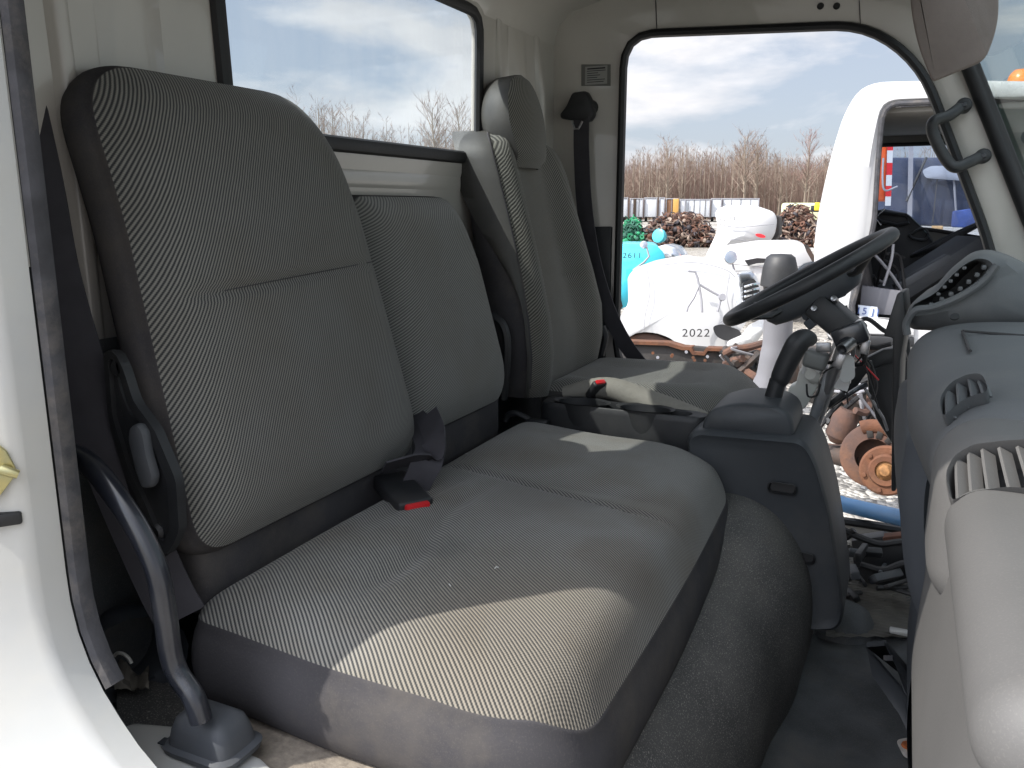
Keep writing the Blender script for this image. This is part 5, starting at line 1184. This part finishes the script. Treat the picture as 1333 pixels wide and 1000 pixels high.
mb = MB(); mb.lathe([(0,.012),(.10,.01),(.105,0)], P(990,307,d=16.66), -cf, 20); o = mb.build('oval_mark', M['red'], rf); 
for v in o.data.vertices: v.co.z = (v.co.z - (P(990,307,d=16.66).z - rf.location.z)) * .35 + (P(990,307,d=16.66).z - rf.location.z) - (v.co.x - (P(990,307,d=16.66).x - rf.location.x)) * .2
text('(2041)', P(952,285,d=16.66), .14, GY, rf, right, (0,0,1), sx=1.1)
mb = MB(); mb.prism([P(a,b,d=17.2) for a,b in ((1009,280),(1014,283),(1014,305),(1004,320),(1002,318))], (0,.5,0), .02); mb.build('dark_edge', GR, rf)
sw2 = thing('white_sleeper_hood', P(980,350,d=12.5), 'low white truck hood with a dark side vent below the fairing', 'truck hood')
bulged([(905,352),(916,334),(935,326),(985,318),(1040,317),(1052,322),(1060,340),(1058,380),(990,384),(930,366)], 12.5, 1.5, .14, W_, 'hood_shell', sw2, 8)
mb = MB(); mb.prism([P(a,b,d=12.30) for a,b in ((969,339),(985,336),(1003,337),(1000,342),(985,343),(974,346))], (0,.02,0)); mb.build('side_vent', M['rubber'], sw2)
mb = MB(); mb.lathe([(0,.02),(.09,.015),(.10,0)], P(951,335,d=12.2), -cf, 20); mb.build('round_mirror', CH, sw2)
mb = MB(); mb.tube([P(951,335,d=12.22), P(956,352,d=12.25)], .014, 6); mb.build('mirror_stem', GY, sw2)
mb = MB(); mb.prism([P(a,b,d=12.25) for a,b in ((1046,318),(1052,320),(1062,338),(1058,342),(1050,328))], (0,.05,0)); mb.build('grille_edge', GR, sw2)
bulged([(1036,352),(1045,344),(1062,340),(1072,344),(1070,352),(1045,360)], 12.2, .3, .03, DK, 'headlamp', sw2, 4)

# ---------------------------------------------------------------- beyond the neighbouring cab
nv_ = thing('navy_box_truck', P(1215,300,d=11), 'dark navy truck body seen through the windows of the white doorless truck', 'truck body')
mb = MB(); mb.prism([P(a,b,d=12) for a,b in rounded([(1150,205),(1330,205),(1350,300),(1150,292)],6,3)], (-.8,2.2,0), .05); mb.build('body_side', mat('navy_paint', (.030,.040,.075), .4, var=.3, vscale=2.5, dirt=.5, dcol=(.09,.10,.12)), nv_)
for i,(a,b,c_,d_,w_) in enumerate(((1186,187,1184,292,.06),(1206,205,1180,262,.03),(1240,210,1246,296,.02),(1222,215,1214,290,.015))):
    mb = MB(); mb.bar(P(a,b,d=11.9),P(c_,d_,d=11.9),w_,.02); mb.build('body_post', GY if i%2==0 else M['rubber'], nv_)
bulged([(1200,222),(1212,216),(1250,216),(1262,226),(1262,236),(1205,232)], 11.85, .05, .02, mat('pale_panel', (.30,.32,.36), .5), 'pale_panel', nv_, 4)
mb = MB(); mb.prism([P(a,b,d=11.6) for a,b in ((1240,275),(1290,268),(1290,298),(1238,296))], (0,.1,0), .02); mb.build('tarp_heap', mat('blue_tarp', (.03,.06,.20), .6, var=.4, vscale=6), nv_)
og = thing('orange_truck', P(1152,300,d=10), 'orange truck body edged with red and white reflective tape', 'truck body')
mb = MB(); mb.prism([P(a,b,d=10) for a,b in ((1120,182),(1156,182),(1153,262),(1120,262))], (0,1.5,0), .03); mb.build('body_side', mat('orange_paint', (.62,.10,.02), .4, var=.1), og)
ys_ = [182,196,212,228,242,256,268]
for i in range(6):
    mb = MB(); mb.prism([P(a,b,d=9.95) for a,b in ((1155.5-.6*i,ys_[i]),(1163-.6*i,ys_[i]),(1162.4-.6*i,ys_[i+1]),(1155-.6*i,ys_[i+1]))], (0,.03,0)); mb.build('reflective_tape', M['red'] if i%2==0 else W_, og)
mb = MB(); mb.tube(spline([P(1150,206,d=9.8), P(1149,232,d=9.8), P(1152,248,d=9.8), P(1168,243,d=9.8)],5), .012, 6); mb.build('mirror_bracket', GY, og)
pb_ = thing('wooden_block', P(1220,298,d=13), 'small wooden block on the pale yard beyond the white doorless truck', 'wood block')
mb = MB(); mb.box(P(1220,297,d=11.4), (.14,.14,.06), bev=.008); mb.build('wood_block', mat('wood', (.42,.27,.13), .8, var=.2, vscale=20), pb_)
# wavy green sheet: reflections in the neighbour's windshield put in as an object
gt = thing('reflection_sheet', P(1322,210,d=6.6), 'wavy green sheet standing in for reflections in the windshield at the right edge', 'reflection stand-in')
mb = grid_panel(lambda u, v: P(1305+70*u, 165+140*v, d=6.6) + Vector((0, .12*math.sin(9*u+5*v)+.08*math.sin(17*v-6*u), .06*math.sin(13*u))), lin(0,1,24), lin(0,1,24)); mb.build('sheet', mat('green_reflection', (.10,.42,.33), .35, col2=(.25,.55,.46), vscale=7), gt)

# ---------------------------------------------------------------- row of box trailers
TD = 92.0
tw = mat('trailer_white', (.52,.54,.57), .5, var=.05, vscale=.6, dirt=.4, dcol=(.45,.43,.40))
def face_frame(px, d):
    c = P(px, 268, d=d); c.z = GZ; v = Vector((c.x, c.y, 0)).normalized(); return c, v, Vector((v.y, -v.x, 0))
def trailer(px0, px1, top, label, door=None, m=None, side_seams=0, group='box trailers parked in a row before the woods'):
    c, v, s = face_frame((px0 + px1) / 2, TD); k = TD / F; w = (px1 - px0) * k; H = (292 - top) * k
    c = P((px0+px1)/2, 268, d=TD); base = Vector((c.x, c.y, GZ)); t = thing('box_trailer', base, label, 'trailer', group)
    rot = Matrix((s, v, Vector((0,0,1)))).transposed()
    def lb(name, x, z, ww, hh, y, dpt, mm, par=t):
        b = MB(); b.box(base + s*x + v*y + Vector((0,0,z)), (ww, dpt, hh), rot, min(.04, ww*.2)); return b.build(name, mm, par)
    lb('box_body', 0, .45 + (H-.45)/2, w - .12, H - .45, 3.0, 6.0, m or tw)
    lb('top_rail', 0, H - .05, w - .05, .12, -.02, .10, GY)
    lb('bottom_rail', 0, .50, w - .05, .10, -.02, .10, GR)
    for x in (-w/2+.12, w/2-.12): lb('corner_post', x, .45 + (H-.45)/2, .12, H-.5, -.03, .10, GY)
    for i in range(side_seams): lb('door_bar', -w/2 + w*(i+1)/(side_seams+1), .5+(H-.5)/2, .05, H-.7, -.05, .05, GR if i % 2 else GY)
    for x in (-w*.3, w*.3):
        b = MB(); b.lathe([(0,.15),(.30,.15),(.42,.10),(.42,-.15),(0,-.15)], base + s*x + v*.8 + Vector((0,0,.42)), s, 16); b.build('wheel', M['rubber'], t)
    if door: lb('open_door', door[0]*w, .5+(H-.5)/2, door[1]*w, H-.6, -.12, .06, door[2])
    return t
dkm = mat('dark_interior', (.05,.035,.025), .9); gold = mat('gold_door', (.50,.28,.07), .6, var=.1); brn = mat('brown_interior', (.16,.08,.04), .8)
trailer(795,818, 261, 'plain white box trailer at the left end of the row, half hidden by the pillar')
trailer(819,838, 262, 'white box trailer with a dark gap at its door, behind the green scrap', (-.12,.2,dkm), side_seams=2)
trailer(838,856, 261, 'plain white box trailer between the dark gap and the open trailer')
trailer(857,866, 261, 'narrow bright white trailer end left of the open brown trailer')
trailer(866,883, 262, 'trailer standing open with a brown inside and a gold door', (.30,.42,gold), m=brn, side_seams=1)
trailer(884,893, 263, 'small grey white trailer right of the gold door')
trailer(889,925, 263, 'wide white trailer with four upright door bars', side_seams=4)
trailer(925,940, 262, 'white trailer partly hidden by the roof fairing on its left side')
trailer(940,988, 262, 'long white trailer rising just above the top of the roof fairing', side_seams=3)
yt = thing('pale_yellow_van', P(1045,275,d=60), 'pale yellow van with dark windows beyond the right scrap pile', 'van')
c, v, s = face_frame(1046, 60); rot = Matrix((s, v, Vector((0,0,1)))).transposed(); base = Vector((P(1046,268,d=60).x, P(1046,268,d=60).y, GZ))
mb = MB(); mb.box(base + Vector((0,0,1.3)), (3.0, 2, 1.3), rot, .2, 3); vb = mb.build('van_body', mat('pale_yellow', (.62,.66,.40), .5), yt)
for x in (-.9,-.1,.8):
    mb = MB(); mb.box(base + s*x - v*1.01 + Vector((0,0,1.55)), (.6,.03,.45), rot, .02); mb.build('window', DK, vb)
for x in (-1,1):
    mb = MB(); mb.lathe([(0,.1),(.3,.1),(.38,0),(.38,-.15),(0,-.15)], base + s*x - v*.9 + Vector((0,0,.38)), -v, 16); mb.build('wheel', M['rubber'], yt)
mb = MB(); mb.box(base + s*.9 - v*1.6 + Vector((0,0,1.7)), (.35,.2,.55), rot, .05); mb.build('yellow_panel', mat('yellow_panel', (.75,.50,.03), .5), yt)

# ---------------------------------------------------------------- scrap piles of axles and iron
def pile(name, px0, px1, top, base_py, label, mats, count, seed, dd=36.0):
    rn = random.Random(seed); c = P((px0+px1)/2, 268, d=dd); base = Vector((c.x, c.y, GZ)); t = None; k = dd/F
    v = Vector((c.x, c.y, 0)).normalized(); s = Vector((v.y, -v.x, 0)); w = (px1-px0)*k; H = (base_py - top)*k
    bufs = [MB() for _ in mats]
    for i in range(count):
        x = rn.uniform(-.5,.5); e = 1 - abs(2*x)**3; hgt = rn.uniform(0, 1)**.8 * e * H; c3 = base + s*x*w + v*rn.uniform(-.9,1.0)*(1.1-hgt/H*.7) + Vector((0,0,hgt*.92+.05))
        c3z = rn.uniform(.45,.8); d = Vector((rn.gauss(0,1), rn.gauss(0,1), rn.gauss(0,.6))).normalized(); kind = rn.random(); m_ = bufs[rn.randrange(len(mats))]
        if kind < .35: m_.tube([c3 - d*rn.uniform(.1,.4), c3, c3 + d*rn.uniform(.1,.4)], [.025,.045,.02], 5)
        elif kind < .6:
            r = rn.uniform(.06,.15); m_.lathe([(r*.4,.04),(r,.05),(r,-.05),(r*.4,-.04)], c3, d, 12)
        elif kind < .8: m_.lathe([(0,.16*c3z),(.10*c3z,.14*c3z),(.17*c3z,.04*c3z),(.16*c3z,-.08*c3z),(.07*c3z,-.16*c3z),(0,-.16*c3z)], c3, d, 7)
        elif kind < .92: m_.box(c3, (rn.uniform(.1,.4), rn.uniform(.05,.2), rn.uniform(.05,.2)), Matrix.Rotation(rn.uniform(0,3),3,d), .01)
        else: m_.tube([c3 + Vector((math.cos(a),0,math.sin(a)))*.2 for a in lin(0,4.5,9)], .025, 5)
    t = thing(name, base, label, 'scrap pile'); names = ('heap', 'loose_iron', 'pale_castings', 'bright_bits')
    for b, m_, nm in zip(bufs, mats, names): tag(b.build(nm, m_, t), kind='stuff')
    return t
RD2 = mat('scrap_red_brown', (.15,.07,.045), .9, col2=(.07,.04,.03), vscale=5)
sg = mat('scrap_green', (.02,.22,.10), .6, var=.4, vscale=3); sg2 = mat('scrap_dark_green', (.02,.09,.06), .7, var=.4, vscale=3); sb = mat('scrap_black', (.03,.025,.03), .7, var=.4, vscale=4, dirt=.3); spale = mat('scrap_pale', (.24,.18,.14), .6, var=.3, vscale=4)
pile('green_scrap_pile', 806, 840, 284, 318, 'pile of green painted iron castings before the trailers', [sg, sg2], 420, 1)
pile('axle_scrap_pile', 833, 935, 281, 324, 'long pile of rusty brown and black truck axles before the trailers', [RD, sb, RD2, spale], 1900, 2)
pile('mixed_scrap_pile', 1008, 1068, 272, 324, 'pile of rusty brown scrap iron right of the roof fairing', [RD, sb, RD2, spale], 1200, 4)
dr_ = thing('cyan_drum', P(857,309,d=34), 'small cyan drum lid leaning on the brown axle pile', 'drum')
mb = MB(); mb.lathe([(0,.05),(.2,.06),(.28,.03),(.3,-.1),(.22,-.3),(0,-.3)], P(857,307,d=34), (-.3,-.9,.2), 20); mb.build('drum_shell', CY, dr_)

# ---------------------------------------------------------------- bare woods
bark = mat('grey_bark', (.17,.13,.098), .95, col2=(.29,.24,.185), vscale=.25)
twig = mat('twig_bark', (.16,.10,.082), .95, col2=(.22,.155,.12), vscale=.15)
def tree_geo(tb, cb, base, H, rn, dens=1.0, tr=.10, spread=1.0):
    lean = Vector((rn.gauss(0,.03), rn.gauss(0,.03), 0)); q = [base + Vector((lean.x*h*H + rn.gauss(0,.06), lean.y*h*H, h*H)) for h in (0,.3,.6,.85,1)]
    tb.tube(q, [tr, tr*.8, tr*.55, tr*.3, tr*.12], 4, caps=False)
    nb_ = int(15*dens)
    for i in range(nb_):
        h = rn.uniform(.30,.98); j = min(3, int(h*4.2)); p = base + Vector((lean.x*h*H, lean.y*h*H, h*H)); a = rn.uniform(0, 2*math.pi); L = H*rn.uniform(.10,.22)*(1.25-h*.7)*spread
        d = Vector((math.cos(a)*.75, math.sin(a)*.75, rn.uniform(.6,1.3))).normalized(); e = p + d*L
        tb.tube([p, p + d*L*.5 + Vector((0,0,.03*L)), e], [tr*.30*(1.2-h), tr*.2*(1.2-h), .012], 3, caps=False)
        for k in range(8):
            s0 = p + d*L*rn.uniform(.3,1); dd = (d + Vector((rn.gauss(0,.6), rn.gauss(0,.6), rn.gauss(.3,.4)))).normalized(); l2 = L*rn.uniform(.25,.6)
            w_ = Vector((rn.uniform(-1,1), rn.uniform(-1,1), .2)).normalized()*.016
            cb.face([cb.v(s0 - w_), cb.v(s0 + w_), cb.v(s0 + dd*l2)])
rn = random.Random(21)
tb, cb = MB(), MB()
def wood_pt(px, dep): 
    c = P(px, 268, d=dep); return Vector((c.x, c.y, GZ))
def toph(px):
    # height of the woods in metres above the ground as it varies along the row
    return 8.7 + .8*math.sin(px*.021+1) + .6*math.sin(px*.053) + .4*math.sin(px*.13)
for i in range(560):
    px = rn.uniform(760, 1130); dep = rn.uniform(104, 138); H = toph(px)*dep/112*rn.uniform(.78,1.05)
    tree_geo(tb, cb, wood_pt(px, dep), H, rn, 1.0 if dep < 122 else .6, rn.uniform(.05,.13))
for i in range(620):
    px = rn.uniform(-120, 740); dep = rn.uniform(80, 104); H = rn.uniform(8.3, 12.0) * (.95 + .12*math.sin(px*.02))
    tree_geo(tb, cb, wood_pt(px, dep), H, rn, .9, rn.uniform(.06,.13))
for i in range(120):
    px = rn.uniform(1130, 1700); dep = rn.uniform(106, 140); H = toph(px)*dep/112*rn.uniform(.8,1.05)
    tree_geo(tb, cb, wood_pt(px, dep), H, rn, .6, rn.uniform(.07,.13))
# brush: upright saplings closing the band low down
for i in range(14000):
    px = rn.uniform(760, 1130) if rn.random() < .7 else rn.uniform(-120, 1700); dep = rn.uniform(106, 145); b0_ = wood_pt(px, dep); H = rn.uniform(3.5, 8.6)*dep/112
    w_ = Vector((.9,.42,0)) * rn.uniform(.02,.06); tp = b0_ + Vector((rn.gauss(0,.4), rn.gauss(0,.4), H))
    cb.face([cb.v(b0_ - w_), cb.v(b0_ + w_), cb.v(tp)])
wd = tb.build('bare_woods', bark, None, smooth=False); tag(wd, kind='stuff', label='bare leafless woods standing behind the row of trailers', cat='woods')
br_ = cb.build('brushwood', twig, wd, smooth=False); tag(br_, kind='stuff')
def single_tree(px, dep, H, label, seed, spread=1.4, tr=.16, dens=3.0, tw_=None):
    rn = random.Random(seed); t = thing('bare_tree', wood_pt(px, dep), label, 'tree', 'single bare trees'); a, b = MB(), MB()
    tree_geo(a, b, wood_pt(px, dep), H, rn, dens, tr, spread)
    a.build('trunk', bark, t, smooth=False); b.build('crown', tw_ or twig, t, smooth=False)
single_tree(572, 78, 10.6, 'taller bare tree with a rounded crown at the right of the rear window', 5, 1.9, .2, 4.5)
single_tree(600, 74, 9.8, 'bare tree beside the headrest at the corner of the rear window', 6, 1.7, .2, 4.0)
single_tree(437, 82, 10.8, 'slender bare tree at the lower left of the rear window', 7, 1.5, .17, 3.5)
single_tree(470, 84, 10.2, 'lower bare tree near the middle of the rear window', 8, 1.3, .15, 3.0)
single_tree(968, 100, 9.9, 'broad bare tree rising above the woods left of the white truck', 9, 1.8, .18, 4.5)
single_tree(985, 102, 9.6, 'spreading bare tree just right of the broadest one over the trailers', 10, 1.6, .17, 4.0)
single_tree(869, 101, 9.4, 'bare tree above the gold door trailer', 12, 1.4, .15, 3.2)
redt = mat('reddish_twigs', (.20,.10,.09), .95, col2=(.28,.16,.13), vscale=.2)
single_tree(1048, 100, 9.8, 'reddish bare tree against the edge of the white truck', 13, 1.8, .16, 4.5, redt)

# panel gaps and edges of the white bodies
for par, d_, lines in ((hd2, 8.44, ([(842,349),(846,380),(840,410),(838,430)], [(862,345),(905,342),(948,353),(962,372)], [(950,356),(946,385),(950,410),(938,420)])),
                       (sw2, 12.33, ([(912,346),(950,344),(1000,348),(1052,346)], [(940,330),(938,360)])),
                       (rf, 16.68, ([(936,292),(960,296),(1008,292)], [(932,318),(955,312),(985,316)]))):
    for L in lines:
        mb = MB(); mb.tube(spline([P(a, b, d=d_) for a, b in L], 6), .0035 * d_ / 8, 5); mb.build('panel_gap', GY, par)
# ---------------------------------------------------------------- camera, world, sun
cam = bpy.data.cameras.new('camera'); co = bpy.data.objects.new('camera', cam); COL.objects.link(co)
co.matrix_world = Matrix((cr, cu, -cf)).transposed().to_4x4()
cam.sensor_width = 36; cam.lens = 36 * F / 1333; cam.clip_end = 3000; cam.clip_start = .02
scn.camera = co
SUN = Vector((.58, .605, -1)).normalized()
sl = bpy.data.lights.new('sun', 'SUN'); so = bpy.data.objects.new('sun', sl); COL.objects.link(so)
so.rotation_euler = (-SUN).to_track_quat('Z', 'Y').to_euler(); sl.energy = 3.6; sl.angle = R(.55); sl.color = (1, .95, .87)
w = bpy.data.worlds.new('World'); scn.world = w; w.use_nodes = True; n, l = w.node_tree.nodes, w.node_tree.links
bg = n['Background']
sky = n.new('ShaderNodeTexSky'); sky.sky_type = 'NISHITA'; sky.sun_disc = False
sky.sun_elevation = math.asin(-SUN.z); sky.sun_rotation = math.atan2(-SUN.x, -SUN.y)
sky.air_density = 1.0; sky.dust_density = 1.5
tc = n.new('ShaderNodeTexCoord'); mp = n.new('ShaderNodeMapping'); mp.inputs['Scale'].default_value = (1, 1, 2.9); mp.inputs['Location'].default_value = (.3, .1, .55)
l.new(tc.outputs['Generated'], mp.inputs[0])
c1 = n.new('ShaderNodeTexNoise'); c1.inputs['Scale'].default_value = 3.1; c1.inputs['Detail'].default_value = 9; c1.inputs['Roughness'].default_value = .56; c1.inputs['Distortion'].default_value = .25
l.new(mp.outputs[0], c1.inputs['Vector'])
rp = n.new('ShaderNodeValToRGB'); rp.color_ramp.elements[0].position = .44; rp.color_ramp.elements[1].position = .57
l.new(c1.outputs['Fac'], rp.inputs['Fac'])
c2 = n.new('ShaderNodeTexNoise'); c2.inputs['Scale'].default_value = 4.6; c2.inputs['Detail'].default_value = 8
l.new(mp.outputs[0], c2.inputs['Vector'])
r2 = n.new('ShaderNodeValToRGB'); r2.color_ramp.elements[0].position = .38; r2.color_ramp.elements[1].position = .62
r2.color_ramp.elements[0].color = (6.6, 6.6, 6.9, 1); r2.color_ramp.elements[1].color = (8.8, 8.7, 8.9, 1)
l.new(c2.outputs['Fac'], r2.inputs['Fac'])
mx = n.new('ShaderNodeMix'); mx.data_type = 'RGBA'
l.new(rp.outputs['Color'], mx.inputs[0])
base = n.new('ShaderNodeMix'); base.data_type = 'RGBA'; base.inputs[0].default_value = .62; base.inputs[7].default_value = (5.5, 6.0, 7.1, 1)
l.new(sky.outputs[0], base.inputs[6]); l.new(base.outputs[2], mx.inputs[6]); l.new(r2.outputs['Color'], mx.inputs[7])
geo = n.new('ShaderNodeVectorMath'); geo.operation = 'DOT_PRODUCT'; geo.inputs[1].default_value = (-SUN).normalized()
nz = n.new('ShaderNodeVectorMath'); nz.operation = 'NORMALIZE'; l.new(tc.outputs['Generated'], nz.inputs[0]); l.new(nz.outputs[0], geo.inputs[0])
gr_ = n.new('ShaderNodeMapRange'); gr_.interpolation_type = 'SMOOTHSTEP'; gr_.inputs['From Min'].default_value = .25; gr_.inputs['From Max'].default_value = .95; gr_.inputs['To Min'].default_value = .66; gr_.inputs['To Max'].default_value = 2.9  # sky brightened towards the sun, added out of view to light the cab
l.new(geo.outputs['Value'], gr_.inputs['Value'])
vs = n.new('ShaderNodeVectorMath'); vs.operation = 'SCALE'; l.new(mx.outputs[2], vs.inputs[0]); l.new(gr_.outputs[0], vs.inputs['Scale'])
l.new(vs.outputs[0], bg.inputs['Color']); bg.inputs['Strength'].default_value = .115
scn.view_settings.view_transform = 'Standard'; scn.view_settings.look = 'None'; scn.view_settings.exposure = .70; scn.view_settings.gamma = 1
scn.cycles.max_bounces = 8; scn.cycles.transparent_max_bounces = 12; scn.cycles.use_denoising = True
